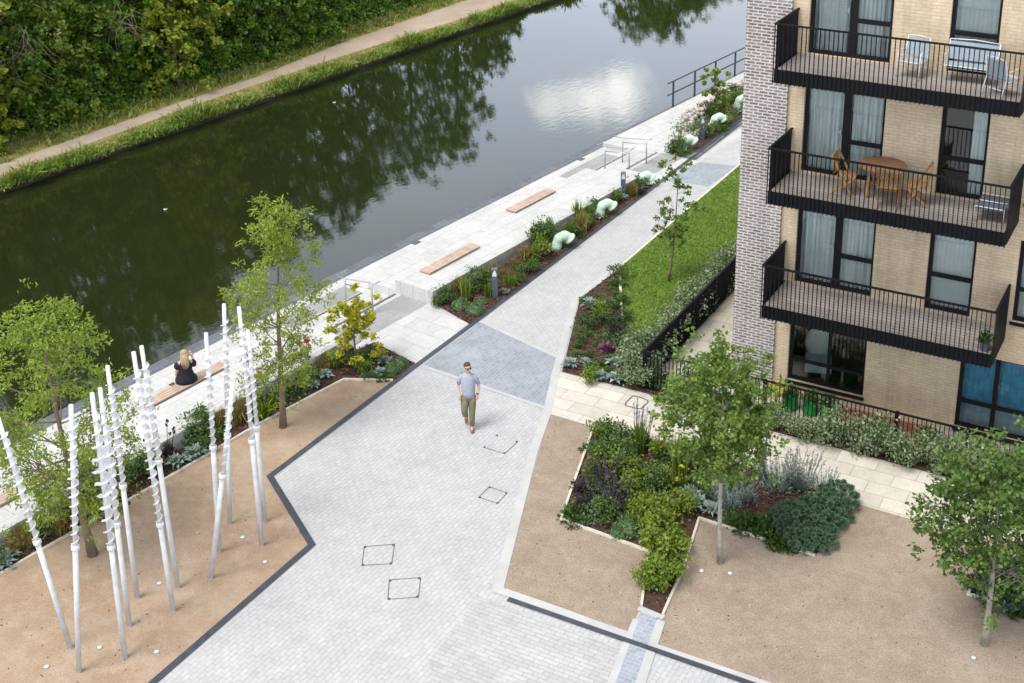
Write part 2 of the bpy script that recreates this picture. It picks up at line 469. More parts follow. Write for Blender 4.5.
        self.v.append(vs); self.n += 4*n
        idx = np.arange(n)*4+o
        self.f.extend(zip(idx.tolist(), (idx+1).tolist(), (idx+2).tolist(), (idx+3).tolist()))
        self.mi.extend([mi]*n)

    def blades(self, base, tip, width, bend=0.3, mi=0, rng=RNG):
        """grass blades / strap leaves: two-segment tapered strips"""
        base = np.asarray(base, float); tip = np.asarray(tip, float); n = len(base)
        d = tip-base
        hor = d.copy(); hor[:, 2] = 0
        side = np.cross(d, np.array([0, 0, 1.0])+rng.normal(size=(n, 3))*0.3)
        side /= np.linalg.norm(side, axis=1)[:, None]+1e-9
        w = (width*rng.uniform(0.7, 1.3, n))[:, None]
        mid = base+d*0.55+np.array([0, 0, 1.0])*np.linalg.norm(hor, axis=1)[:, None]*bend
        vs = np.stack([base-side*w*.35, base+side*w*.35, mid+side*w*.5, mid-side*w*.5, tip], 1).reshape(-1, 3)
        o = self.n; self.v.append(vs); self.n += 5*n
        idx = (np.arange(n)*5+o).tolist()
        for i in idx:
            self.f.append((i, i+1, i+2, i+3)); self.f.append((i+3, i+2, i+4))
        self.mi.extend([mi]*(2*n))

    def mesh(self, name, mats, smooth=False):
        me = bpy.data.meshes.new(name)
        vs = np.concatenate(self.v) if self.v else np.zeros((0, 3))
        me.from_pydata(vs.tolist(), [], self.f)
        if not isinstance(mats, (list, tuple)):
            mats = [mats]
        for mm_ in mats:
            me.materials.append(mm_)
        if len(mats) > 1:
            me.polygons.foreach_set('material_index', self.mi)
        if smooth:
            me.polygons.foreach_set('use_smooth', [True]*len(me.polygons))
        me.update()
        return me


def tag(o, label=None, cat=None, group=None, kind=None):
    if label: o['label'] = label
    if cat: o['category'] = cat
    if group: o['group'] = group
    if kind: o['kind'] = kind
    return o


def obj(name, mb, mats, parent=None, smooth=False, loc=None):
    me = mb if isinstance(mb, bpy.types.Mesh) else mb.mesh(name, mats, smooth)
    o = bpy.data.objects.new(name, me)
    COL.objects.link(o)
    if parent is not None:
        o.parent = parent
    if loc is not None:
        o.location = loc
    return o


def thing(name, label, cat, loc=(0, 0, 0), rz=0.0, group=None):
    o = bpy.data.objects.new(name, None)
    COL.objects.link(o)
    o.location = loc; o.rotation_euler = (0, 0, rz)
    o.empty_display_size = 0.2
    return tag(o, label, cat, group)


def struct(name, mb, mats, smooth=False):
    return tag(obj(name, mb, mats, None, smooth), kind='structure')


def copy_tree(o, parent=None):
    c = o.copy(); COL.objects.link(c)
    if parent is not None:
        c.parent = parent
    for ch in [x for x in CHILD.get(o.name, [])]:
        copy_tree(ch, c)
    return c


CHILD = {}


def reg(parent, *kids):
    CHILD.setdefault(parent.name, []).extend(kids)


def poly_px(pts, z=0.0):
    return [at(x, y, z)[:2] for x, y in pts]


def sheet(name, polys, z, mat):
    mb = MB()
    for p in polys:
        mb.prism(p, None, z)
    return struct(name, mb, mat)


def ribbon(mb, pts, w, z0, z1, mi=0):
    """mitred strip along a plan polyline, centred on it"""
    p = [np.array(q[:2], float) for q in pts]
    n = len(p); L = []; R = []
    for i in range(n):
        if i == 0: d = p[1]-p[0]; d /= np.linalg.norm(d); k = 1
        elif i == n-1: d = p[-1]-p[-2]; d /= np.linalg.norm(d); k = 1
        else:
            a = p[i]-p[i-1]; a /= np.linalg.norm(a); b_ = p[i+1]-p[i]; b_ /= np.linalg.norm(b_)
            d = a+b_; d /= np.linalg.norm(d); k = 1/max(0.35, math.sqrt((1+a@b_)/2))
        s = np.array([-d[1], d[0]])*w/2*k
        L.append(p[i]+s); R.append(p[i]-s)
    mb.prism(L+R[::-1], z0, z1, mi)


def inpoly(pt, poly):
    x, y = pt[0], pt[1]; r = False; n = len(poly)
    for i in range(n):
        x1, y1 = poly[i][0], poly[i][1]; x2, y2 = poly[(i+1) % n][0], poly[(i+1) % n][1]
        if (y1 > y) != (y2 > y) and x < (x2-x1)*(y-y1)/(y2-y1)+x1:
            r = not r
    return r


def sample_poly(poly, n, rng=RNG):
    P = np.array([q[:2] for q in poly]); lo = P.min(0); hi = P.max(0); out_ = []
    while len(out_) < n:
        q = rng.uniform(lo, hi)
        if inpoly(q, P):
            out_.append(q)
    return np.array(out_)


# ================================================================== GROUND
K1 = [(760, 106.5), (580, 243), (478, 320), (420, 363), (270, 476.5)]
kerbline = [W(75, 5.6)] + [at(*q) for q in K1] + [at(312, 545), at(153, 683), at(40, 781)]
# plaza: one sheet from the terrace to far behind the building
plaza = [W(-60, 3.4), W(-3.2, 3.4), W(-3.2, 2.13), W(0.15, 2.13), W(0.15, 3.4), W(11.35, 3.4), W(11.35, 2.13), W(14.45, 2.13), W(14.45, 3.9), W(90, 3.9),
         (200, 90), (200, -120), (-20, -120)]
sheet('plaza_paving', [[p[:2] for p in plaza]], 0.0, M['setts'])

gravel_l = poly_px([(393, 381), (344, 380), (287, 410), (257, 426), (167, 479), (78, 530), (0, 575), (-160, 668), (-100, 860), (60, 764), (153, 683), (312, 545), (270, 476.5)])
sheet('gravel_left', [gravel_l], 0.004, M['gravel'])
G1 = poly_px([(549, 414), (594, 427), (561, 520), (649, 552), (641.5, 605), (629.5, 631.5), (501.6, 588)])
G2 = poly_px([(853, 503), (815, 556), (699, 519), (684, 567), (663, 615), (655.6, 645), (764, 682), (1000, 764), (1400, 780), (1200, 600), (1024, 549)])
sheet('gravel_right', [G1, G2], 0.004, M['gravel_pale'])
buff = poly_px([(560, 372.5), (658, 398), (690, 407), (780, 432.4), (903, 466), (1100, 520), (1100, 571), (1024, 549), (926, 524), (853, 503), (743, 465), (668, 443), (594, 427), (549, 414)])
sheet('garden_path', [buff], 0.008, M['slab_buff'])
slabs = poly_px([(423, 304), (470, 323.6), (473.5, 322.4), (419, 363.5), (416, 363), (373.6, 342)])
sheet('slab_paving', [slabs + []], 0.006, M['slab_plain'])
# grey tactile strips at the head of each stair, and slabs round the far stair
tact = [W(0.15, 2.35)[:2], W(0.15, 3.3)[:2], W(-3.2, 3.3)[:2], W(-3.2, 2.35)[:2]]
tact2 = [W(14.45, 2.35)[:2], W(14.45, 3.2)[:2], W(11.4, 3.2)[:2], W(11.4, 2.35)[:2]]
sheet('tactile_paving', [tact, tact2], 0.010, M['corduroy'])
band1 = poly_px([(422, 366), (480, 321), (557, 357), (545, 408)])
band2 = poly_px([(667, 179.5), (686, 161), (737, 166), (708, 187)])
sheet('blue_sett_band', [band1, band2], 0.004, M['setts_blue'])
mb = MB()
ribbon(mb, poly_px([(422, 366), (545, 408)]), 0.12, None, 0.008)
ribbon(mb, poly_px([(480, 321), (557, 357)]), 0.12, None, 0.008)
struct('band_edging', mb, M['edge_white'])
low = poly_px([(508, 600), (745, 686), (760, 760), (470, 760), (455, 650)])
sheet('lower_paving', [poly_px([(478, 596), (627, 651), (606, 683), (590, 730), (440, 730), (430, 660)])], 0.003, M['setts_square'])

# black kerb along the promenade and round the left gravel
mb = MB(); ribbon(mb, kerbline, 0.145, None, 0.014)
struct('dark_kerb', mb, M['kerb'])
mb = MB(); ribbon(mb, poly_px([(508, 599.5), (749, 683.5), (1100, 806)]), 0.12, None, 0.018)
struct('slot_drain', mb, M['kerb'])
# pale edging strips
mb = MB()
ribbon(mb, poly_px([(617, 268), (576, 298), (556, 372.5), (547, 413), (533, 453), (498, 590), (560, 611.5), (628, 637), (655.6, 648), (764, 685), (1000, 767)]), 0.2, None, 0.012)
ribbon(mb, poly_px([(638, 620), (613, 683), (590, 740)]), 0.2, None, 0.015)
ribbon(mb, poly_px([(660, 621), (640, 683), (620, 740)]), 0.2, None, 0.015)
ribbon(mb, poly_px([(638, 609), (664, 618)]), 0.12, None, 0.0165)
struct('stone_edging', mb, M['edge_white'])
sheet('channel_setts', [poly_px([(642.7, 609), (658, 616), (635, 684), (612, 750), (594, 750), (616, 682)])], 0.016, M['channel'])
mb = MB()
for q in ([(700, 158), (640, 250)],):
    pass
def edging(pts, w=0.05, h=0.05):
    ribbon(mb, poly_px(pts), w, -0.02, h)
edging([(393, 381), (344, 380), (287, 410), (257, 426), (167, 479), (78, 530), (0, 575), (-160, 668)])
edging([(594, 427), (561, 520), (649, 552), (641.5, 606)])
edging([(663, 615), (684, 567), (699, 519), (815, 556)])
edging([(976, 578), (968, 595), (1024, 612), (1100, 634)])
edging([(619, 267), (625, 364)], 0.07, 0.05)
struct('bed_edging', mb, M['edge_timber'])
mb = MB()
ribbon(mb, poly_px([(619, 267.5), (742, 162.5), (790, 122)]), 0.07, None, 0.02)
struct('lawn_edging', mb, M['edge_timber'])

# beds
BED_L = [W(-28, 3.5)[:2], W(-3.25, 3.5)[:2]] + poly_px([(374, 342.5), (415, 363.5), (393, 381), (344, 380), (287, 410), (257, 426), (167, 479), (78, 530), (0, 575), (-160, 668)])
BED_P = [W(0.2, 3.5)[:2]] + poly_px([(436, 305), (469.5, 324.5), (477, 319), (579, 242)]) + [at(656, 184)[:2], W(11.3, 3.5)[:2]]
BED_F = poly_px([(668, 153), (680, 157), (700, 147), (745, 114), (800, 73), (800, 45), (716, 105), (688, 121), (684, 132)])
BED_1 = poly_px([(618, 270), (580, 299), (562, 372), (658, 396.5), (700, 409), (700, 395), (650, 372), (632, 365), (624, 364)])
BED_2 = poly_px([(594, 427), (561, 520), (649, 552), (641.5, 606), (663, 615), (684, 567), (699, 519), (815, 556), (853, 503), (743, 465), (668, 443)])
BED_3 = poly_px([(976, 578), (968, 595), (1024, 612), (1100, 634), (1100, 590)])
HEDGE_B = [(-2.4, -0.42), (6.5, -0.42), (6.5, -0.02), (-2.4, -0.02)]
HEDGE_A = [(-3.7, -0.1), (-2.95, -0.1), (-2.95, 9.5), (-3.7, 9.5)]
BEDS = dict(L=BED_L, P=BED_P, F=BED_F, B1=BED_1, B2=BED_2, B3=BED_3)
sheet('bed_soil', [BED_L, BED_P, BED_F, BED_1, BED_2, BED_3], 0.012, M['soil'])
sheet('hedge_soil', [HEDGE_A, HEDGE_B], 0.016, M['soil'])
sheet('lawn', [poly_px([(619, 268), (742, 162.5), (790, 122)]) + [(-2.95, 24), (-2.95, 0.2)] + poly_px([(625, 364)])], 0.014, M['lawn'])
sheet('patio', [[(-2.9, 0.0), (-1.2, 0.0), (14, 0.0), (14, 1.57), (-1.2, 1.57), (-1.2, 22), (-2.9, 22)]], 0.005, M['patio'])

# bark chips on the beds
mb = MB()
for key, n in (('L', 2600), ('P', 1700), ('F', 700), ('B1', 1300), ('B2', 2200), ('B3', 250)):
    p = sample_poly(BEDS[key], n)
    c = np.column_stack([p, np.full(n, 0.03)+RNG.uniform(0, 0.02, n)])
    mb.leaves(c, 0.09, 0.05, nrm_bias=1.6, dirs=np.column_stack([RNG.normal(size=(n, 2)), np.zeros(n)]))
tag(obj('bark_mulch', mb, M['chips']), 'dark red brown bark chips strewn over the planting beds', 'mulch', kind='stuff')

# lawn grass
LAWN = poly_px([(620, 270), (742, 164)]) + [(-2.95, 17), (-2.95, 0.4)] + poly_px([(626, 362)])
p = sample_poly(LAWN, 26000)
base = np.column_stack([p, np.full(len(p), 0.012)])
tip = base+np.column_stack([RNG.normal(0, 0.03, (len(p), 2)), RNG.uniform(0.02, 0.05, len(p))])
mb = MB(); mb.blades(base, tip, 0.022, 0.2)
tag(obj('lawn_grass', mb, M['leaf_lawn']), 'short bright green mown grass of the lawn beside the path', 'grass', kind='stuff')

# fallen leaves and grit on the gravel
mb = MB()
for poly, n in ((gravel_l, 170), (G1, 45), (G2, 200)):
    p = sample_poly(poly, n); p = p[(np.abs(p[:, 0]) < 14) & (p[:, 1] > -18)]
    mb.leaves(np.column_stack([p, np.full(len(p), 0.012)]), 0.04, 0.026, nrm_bias=2.5, dirs=np.column_stack([RNG.normal(size=(len(p), 2)), np.zeros(len(p))]))
    p = sample_poly(poly, n*2)
    mb.leaves(np.column_stack([p, np.full(len(p), 0.009)]), 0.022, 0.02, nrm_bias=2.5, mi=1, dirs=np.column_stack([RNG.normal(size=(len(p), 2)), np.zeros(len(p))]))
tag(obj('leaf_litter', mb, [M['chips'], M['grit']]), 'fallen brown leaves and pale grit scattered over the gravel', 'litter', kind='stuff')

# ---------------------------------------------------------------- terrace, stairs, canal edge
def uvbox(mb, u0, u1, v0, v1, z0, z1, mi=0):
    mb.prism([W(u0, v0), W(u1, v0), W(u1, v1), W(u0, v1)], z0, z1, mi)

mb = MB()
for a, b_ in ((-60, -3.2), (0.15, 11.35)):
    uvbox(mb, a, b_, 2.13, 3.32, -1.0, 0.42)
    uvbox(mb, a, b_, 1.07, 2.127, -1.0, 0.10)
uvbox(mb, -60, 14.45, -0.25, 1.067, -1.0, -0.30)
for a, b_ in ((-3.197, 0.147), (11.353, 14.447)):
    uvbox(mb, a, b_, 1.07, 2.127, -1.0, -0.15)
uvbox(mb, 14.45, 90, -0.25, 3.9, -1.0, -0.12)
struct('terrace', mb, M['slab_white'])
mb = MB(); uvbox(mb, 11.35, 14.45, 2.13, 3.9, None, 0.006); uvbox(mb, -3.2, 0.15, 2.13, 3.5, None, 0.003)
struct('stair_landing', mb, M['slab_plain'])
mb = MB(); uvbox(mb, 11.0, 13.9, 0.15, 0.8, None, -0.296); uvbox(mb, -3.2, 0.1, 0.15, 0.8, None, -0.296)
struct('tactile_paving_low', mb, M['corduroy'])
mb = MB()
for a, b_ in ((-3.1, 0.1), (11.9, 14.37)):
    uvbox(mb, a, b_, 2.125, 2.20, -0.02, 0.014)
for a, b_ in ((-2.6, -0.15), (11.46, 13.94)):
    uvbox(mb, a, b_, 1.065, 1.14, -0.17, -0.144)
struct('stair_nosing', mb, M['nosing'])
mb = MB()
uvbox(mb, -60, 90, -0.70, -0.252, -1.6, -0.31)
for u_ in (3.7, 12.9):
    uvbox(mb, u_-0.15, u_+0.15, -0.25, -0.08, -0.31, -0.292)
struct('canal_edge', mb, M['coping'])
for (a, b_, lab) in ((-60, -3.2, 'long grey concrete retaining wall of the bed behind the spiral poles'),
                     (0.15, 11.35, 'grey concrete retaining wall beside the narrow bed of mint pipes')):
    mb = MB(); uvbox(mb, a, b_, 3.323, 3.5, -0.3, 0.423)
    tag(obj('retaining_wall', mb, M['concrete']), lab, 'wall')

# water and far bank
WATER_Z, BANK_Z = -0.90, -0.70
mb = MB(); mb.prism([W(-150, -0.7), W(300, -0.7), W(300, -40), W(-150, -40)], None, WATER_Z)
struct('canal_water', mb, M['water'])
def bank_v(u):
    return -16.0-0.022*u
far = [W(u_, bank_v(u_)-0.15) for u_ in (-150, 0, 40, 300)]
mb = MB(); mb.prism([p[:2] for p in far]+[W(300, -300)[:2], W(-150, -300)[:2]], -2.0, BANK_Z)
struct('far_ground', mb, M['verge'])
mb = MB()
ribbon(mb, [W(u_, bank_v(u_)-0.075+0.04*math.sin(u_*1.7)+0.03*math.sin(u_*4.1)) for u_ in np.arange(-40, 130, 0.7)], 0.14, -1.6, BANK_Z+0.05)
struct('bank_edge', mb, M['bankboard'])
near_e = [(-250, 264), (-100, 213), (0, 177), (114, 134.7), (202, 102.7), (340, 57), (458, 20), (515, 0), (650, -44), (800, -90)]
far_e = [(-250, 252), (-100, 199), (0, 165), (101, 129.6), (175, 104), (256, 77.4), (340, 43.8), (417, 17), (470, -1), (640, -55), (790, -97)]
sheet('towpath', [[at(x, y, BANK_Z)[:2] for x, y in near_e+far_e[::-1]]], BANK_Z+0.01, M['towpath'])
hedge_e = [(-250, 225), (-100, 178), (0, 142), (70, 131), (100, 117), (150, 100.7), (164, 91), (200, 84), (254, 68), (289, 56.6), (332, 43), (356, 29), (380, 21.5), (430, 4), (520, -25), (640, -62), (790, -104)]
HEDGE_PTS = [at(x, y, BANK_Z) for x, y in hedge_e]

# verge grass tufts
NE = [at(x, y, BANK_Z) for x, y in near_e]; FE = [at(x, y, BANK_Z) for x, y in far_e]
def path_interp(P, uq):
    us = np.array([uvof(p)[0] for p in P]); vs = np.array([uvof(p)[1] for p in P])
    return np.interp(uq, us, vs)
n = 7000
us = RNG.uniform(-14, 62, n)
v0 = bank_v(us)-0.05; v1 = path_interp(NE, us)
t = RNG.beta(0.9, 1.5, n)
vv = v0+(v1+0.1-v0)*t+np.where(t < 0.12, 0.18, 0.0)
h = np.where(t < 0.45, RNG.uniform(0.15, 0.5, n), RNG.uniform(0.06, 0.2, n))*(0.65+0.35*np.sin(us*0.9)+0.25*np.sin(us*2.3))
h = np.clip(h, 0.05, 0.6)
wp = O2[None]+us[:, None]*U2+vv[:, None]*V2
k = 6
base = np.repeat(np.column_stack([wp, np.full(n, BANK_Z)]), k, 0)+np.column_stack([RNG.normal(0, 0.09, (n*k, 2)), np.zeros(n*k)])
hh = np.repeat(h, k)*RNG.uniform(0.6, 1.2, n*k)
tip = base+np.column_stack([RNG.normal(0, 1, (n*k, 2))*hh[:, None]*0.7, hh])
green = (np.repeat(t, k)+RNG.normal(0, 0.18, n*k)) < 0.42
mb = MB(); mb.blades(base[green], tip[green], 0.05, 0.2, mi=0); mb.blades(base[~green], tip[~green], 0.04, 0.2, mi=1)
# far side of the path
n = 3500
us = RNG.uniform(-14, 62, n); v0 = path_interp(FE, us); v1 = path_interp(HEDGE_PTS, us)
vv = v0+(v1-0.3-v0)*RNG.beta(1.6, 1.0, n)
wp = O2[None]+us[:, None]*U2+vv[:, None]*V2
base = np.repeat(np.column_stack([wp, np.full(n, BANK_Z)]), 5, 0)+np.column_stack([RNG.normal(0, 0.1, (n*5, 2)), np.zeros(n*5)])
hh = RNG.uniform(0.06, 0.26, n*5)
tip = base+np.column_stack([RNG.normal(0, 1, (n*5, 2))*hh[:, None]*0.5, hh])
g = RNG.random(n*5) < 0.55
mb.blades(base[g], tip[g], 0.05, 0.2, mi=0); mb.blades(base[~g], tip[~g], 0.05, 0.2, mi=1)
tag(obj('verge_grass', mb, [M['leaf_grass'], M['leaf_dry']]), 'rough tufted grass along both sides of the far towpath', 'grass', kind='stuff')

# ---------------------------------------------------------------- ivy mass behind the towpath
n = 80000
us = RNG.uniform(-16, 64, n)
t = RNG.random(n)
bumpy = 0.5*np.sin(us*0.8+1)+0.35*np.sin(us*1.9)+0.25*np.sin(us*3.7+2)
hgt_ = (2.0+0.6*np.sin(us*0.45)+0.5*np.sin(us*1.1+1))*t
v0 = path_interp(HEDGE_PTS, us)
vv = v0-(0.5+2.2*t**1.4+0.35*bumpy*np.sin(t*PI)+0.28*np.sin(us*5+t*9)*np.sin(t*PI))+RNG.normal(0, 0.14, n)
wp = O2[None]+us[:, None]*U2+vv[:, None]*V2
mb = MB(); mb.leaves(np.column_stack([wp, BANK_Z+0.05+hgt_+RNG.normal(0, 0.1, n)]), 0.17, 0.14, nrm_bias=0.5)
# dark earth bank under the ivy
for i in range(len(HEDGE_PTS)-1):
    a = HEDGE_PTS[i]; b_ = HEDGE_PTS[i+1]
    nrm = np.array([-V2[0], -V2[1], 0])
    q = [a+nrm*1.0, b_+nrm*1.0, b_+nrm*3.0+np.array([0, 0, 1.9]), a+nrm*3.0+np.array([0, 0, 1.9])]
    mb.add(q, [(0, 1, 2, 3)], 1)
tag(obj('ivy_undergrowth', mb, [M['leaf_ivy'], M['soil']]), 'dense wall of ivy and bramble behind the towpath', 'undergrowth', kind='stuff')


# ================================================================== TREES
_FAR_BASE = 0.7
def make_tree(name, label, loc, H, base, prof, nclump, nleaf, leaf, clump, tr, mats, seed, group=None, lean=(0, 0), droop=0.0,
              ntrunk=7, rz=0.0, multi=1, twig=True, cat='tree', inner=0.0):
    """tapered trunk with curved limbs to leaf clumps; prof = [(t, radius)] over the crown's height"""
    rng = np.random.default_rng(seed)
    t_ = thing(name, label, cat, loc, rz, group)
    mt_ = MB(); mc = MB()
    ts = [q[0] for q in prof]; rs = [q[1] for q in prof]
    def axis(z):
        f = z/H
        return np.array([lean[0]*f+0.04*H*0.3*math.sin(f*5+seed)*f, lean[1]*f+0.04*H*0.3*math.cos(f*4+seed)*f, z])
    top = H*0.9
    for j in range(multi):
        off = np.array([0, 0, 0]) if multi == 1 else np.array([rng.normal(0, 0.25), rng.normal(0, 0.25), 0])
        zs = np.linspace(0, top, 9)
        mt_.tube([axis(z)+off*min(1, z/H*3) for z in zs], [tr*(1.25 if z == 0 else 1)*(1-0.88*z/top)/(1 if multi == 1 else 1.5)+0.004 for z in zs], ntrunk)
    cen = []
    for i in range(nclump):
        tt = (i+rng.uniform(0.1, 0.9))/nclump
        R = np.interp(tt, ts, rs)
        a = i*2.39996+rng.normal(0, 0.35)
        r = R*math.sqrt(rng.uniform(0.12 if inner == 0 else inner, 1.0))*0.9
        z = base+(H-base)*tt
        ax = axis(z)
        c = np.array([ax[0]+r*math.cos(a), ax[1]+r*math.sin(a), z-droop*r])
        cen.append(c)
        za = max(base*0.8, min(z-r*rng.uniform(0.45, 0.9), top*0.97))
        p0 = axis(za)
        mid = p0*0.45+c*0.55+np.array([0, 0, -0.10*r+rng.normal(0, 0.05)*r])
        q1 = p0*0.75+mid*0.25+rng.normal(0, 0.03, 3)*r
        k = tr*0.42*(1-0.75*za/H)
        mt_.tube([p0, q1, mid, c], [k, k*0.75, k*0.5, k*0.18], 5)
        if twig:
            for _ in range(3):
                e = c+rng.normal(0, clump*0.8, 3)
                mt_.tube([mid, (mid+e)/2+rng.normal(0, clump*0.15, 3), e], [k*0.35, k*0.22, k*0.08], 4, caps=False)
    cen = np.array(cen)
    wts = rng.uniform(0.5, 1.5, len(cen)); wts /= wts.sum()
    cnt = rng.multinomial(nleaf, wts)
    for c, n_ in zip(cen, cnt):
        # sub-sprays inside the clump
        ns = max(2, n_//26)
        sub = rng.normal(0, 1, (ns, 3))*np.array([clump, clump, clump*0.75])
        pick = rng.integers(0, ns, n_)
        p = c+sub[pick]+rng.normal(0, 1, (n_, 3))*clump*np.array([0.28, 0.28, 0.22])
        d = (p-c); d[:, 2] -= 0.35*clump+droop*0.5
        mc.leaves(p, leaf[0], leaf[1], nrm_bias=0.6, dirs=d/(np.linalg.norm(d, axis=1)[:, None]+1e-9), rng=rng, jitter=0.7)
    a = obj('trunk', mt_, mats[0], t_, smooth=True)
    b_ = obj('crown', mc, mats[1], t_)
    reg(t_, a, b_)
    return t_


def P3(px, py, z=0.0):
    q = at(px, py, z); return (float(q[0]), float(q[1]), float(z))


ash_prof = [(0, 0.55), (0.2, 1.05), (0.45, 1.15), (0.7, 0.85), (1, 0.25)]
make_tree('young_tree', 'slender light green tree with airy crown, right of the spiral poles', P3(283, 427), 5.55, 1.2, ash_prof, 32, 10000,
          (0.095, 0.036), 0.25, 0.075, (M['trunk'], M['leaf_ash']), 21, lean=(0.22, 0.12), droop=0.12)
make_tree('young_tree', 'broad light green tree growing up through the white spiral poles at the left edge', P3(93, 555), 5.15, 1.35, [(0, 1.15), (0.25, 1.75), (0.55, 1.7), (0.8, 1.2), (1, 0.5)], 46, 15500,
          (0.095, 0.036), 0.29, 0.085, (M['trunk'], M['leaf_ash']), 34, lean=(-0.55, -0.15), droop=0.12)
make_tree('round_headed_tree', 'round headed maple with pale trunk beside the square bed', P3(720, 563), 4.5, 2.3, [(0, 0.65), (0.25, 1.08), (0.55, 1.08), (0.85, 0.65), (1, 0.25)], 42, 10000,
          (0.085, 0.07), 0.25, 0.052, (M['trunk_pale'], M['leaf_maple']), 42, lean=(-0.16, 0.0))
make_tree('round_headed_tree', 'dark green maple with pale lichened trunk at the right edge of the gravel', P3(984, 645), 3.95, 1.65, [(0, 0.75), (0.25, 1.3), (0.55, 1.35), (0.85, 0.9), (1, 0.35)], 42, 11000,
          (0.088, 0.075), 0.28, 0.058, (M['trunk_pale'], M['leaf_maple_dark']), 57, lean=(-0.02, 0.0))
make_tree('sapling', 'thin sapling with sparse leaves standing alone on the lawn', P3(669, 281), 3.65, 1.2, [(0, 0.25), (0.3, 0.6), (0.6, 0.45), (1, 0.15)], 18, 2000,
          (0.09, 0.065), 0.16, 0.03, (M['trunk'], M['leaf_maple']), 63, lean=(0.25, 0.1), twig=True)
make_tree('golden_shrub', 'yellow leaved small tree beside the stair handrail', P3(356, 364), 1.75, 0.45, [(0, 0.4), (0.4, 0.62), (0.8, 0.45), (1, 0.2)], 20, 2300,
          (0.12, 0.07), 0.17, 0.03, (M['trunk'], M['leaf_lime']), 71, cat='shrub')
make_tree('small_tree', 'small bushy green tree in the far bed by the rough stone edging', P3(716, 114), 1.7, 0.3, [(0, 0.3), (0.4, 0.5), (0.8, 0.4), (1, 0.15)], 16, 800,
          (0.16, 0.11), 0.17, 0.03, (M['trunk'], M['leaf_limegreen']), 75)

# trees and bushes beyond the towpath: (u, v, height, radius, crown base, leaf, kind)
FAR = [
    (-10.0, -29.5, 14.0, 4.0, 1.0, 'leaf_green'), (-3.5, -30.0, 14.5, 4.0, 1.0, 'leaf_dark'), (2.5, -29.5, 15.0, 3.8, 1.0, 'leaf_green'), (8.0, -30.0, 15.0, 3.8, 1.0, 'leaf_dark'),
    (13.0, -29.0, 13.5, 3.4, 1.0, 'leaf_dark'), (17.5, -29.5, 13.0, 3.2, 1.0, 'leaf_green'), (21.5, -29.0, 11.5, 2.8, 1.0, 'leaf_dark'),
    (-7.0, -22.0, 12.5, 3.6, 1.5, 'leaf_syc'), (-2.0, -24.5, 14.0, 4.2, 2.0, 'leaf_dark'), (2.2, -21.6, 11.0, 2.6, 1.6, 'leaf_syc'),
    (5.5, -25.0, 14.5, 4.0, 3.0, 'leaf_green'), (9.0, -24.0, 14.0, 3.6, 2.6, 'leaf_ivy'), (12.5, -23.2, 12.5, 3.2, 2.4, 'leaf_bright'),
    (15.5, -25.5, 13.5, 3.8, 2.5, 'leaf_green'), (18.5, -23.6, 11.5, 3.0, 2.2, 'leaf_dark'), (21.0, -25.2, 11.5, 3.4, 2.4, 'leaf_green'),
    (24.0, -24.2, 11.2, 2.8, 2.2, 'leaf_dark'), (27.5, -25.0, 10.8, 2.9, 2.0, 'leaf_green'), (31.5, -25.0, 10.8, 2.9, 1.8, 'leaf_ivy'),
    (35.3, -24.5, 10.6, 2.5, 1.6, 'leaf_green'), (40.0, -26.0, 6.6, 2.2, 1.4, 'leaf_dark'), (43.0, -27.0, 4.8, 2.2, 1.0, 'leaf_green'),
    (48.0, -27.0, 3.8, 2.2, 0.9, 'leaf_ivy'), (57.0, -25.0, 7.8, 2.8, 1.4, 'leaf_green'), (61.5, -25.0, 8.8, 3.0, 1.6, 'leaf_dark'),
    (66.0, -25.0, 7.8, 2.6, 1.5, 'leaf_green'), (70.0, -25.0, 7.4, 2.8, 1.5, 'leaf_green'), (-13.0, -24.0, 12.0, 4.0, 2.0, 'leaf_green'),
    (75.0, -25.5, 7.0, 2.6, 1.5, 'leaf_dark'), (80.0, -26.0, 7.5, 3.0, 1.5, 'leaf_green'),
]
ordn = ['first', 'second', 'third', 'fourth', 'fifth', 'sixth', 'seventh', 'eighth', 'ninth', 'tenth', 'eleventh', 'twelfth', 'thirteenth',
        'fourteenth', 'fifteenth', 'sixteenth', 'seventeenth', 'eighteenth', 'nineteenth', 'twentieth', 'twenty-first', 'twenty-second', 'twenty-third', 'twenty-fourth', 'twenty-fifth', 'twenty-sixth', 'twenty-seventh', 'twenty-eighth', 'twenty-ninth', 'thirtieth', 'thirty-first']
FARLAB = {7: 'large sycamore with yellowish leaves in the top left corner', 9: 'pale leaved young sycamore above the ivy, right of the corner tree',
          12: 'bright lime green tree spreading over the ivy behind the towpath', 27: 'tall green tree at the far left beyond the corner sycamore'}
order = sorted(range(len(FAR)), key=lambda i: FAR[i][0])
for i, (u_, v_, H, R, cb, lf) in enumerate(FAR):
    p = W(u_, v_, BANK_Z)
    big = lf in ('leaf_syc', 'leaf_bright')
    lab = FARLAB.get(i, 'tall dense %s tree beyond the towpath, %s from the left of the row' % ({'leaf_dark': 'dark green', 'leaf_green': 'mid green', 'leaf_ivy': 'ivy clad green'}.get(lf, ''), ordn[order.index(i)]))
    make_tree('dense_tree', lab, tuple(p), H, cb, [(0, R*0.75), (0.15, R), (0.5, R*0.95), (0.8, R*0.65), (1, R*0.2)], int(34+R*6), int(2900*R+H*260),
              (0.30, 0.24) if big else (0.21, 0.16), R*0.21, 0.16+0.008*H, (M['trunk'], M[{'leaf_green': 'leaf_far', 'leaf_dark': 'leaf_fardark'}.get(lf, lf)]), 100+i, group='trees beyond the towpath', twig=False, ntrunk=6)
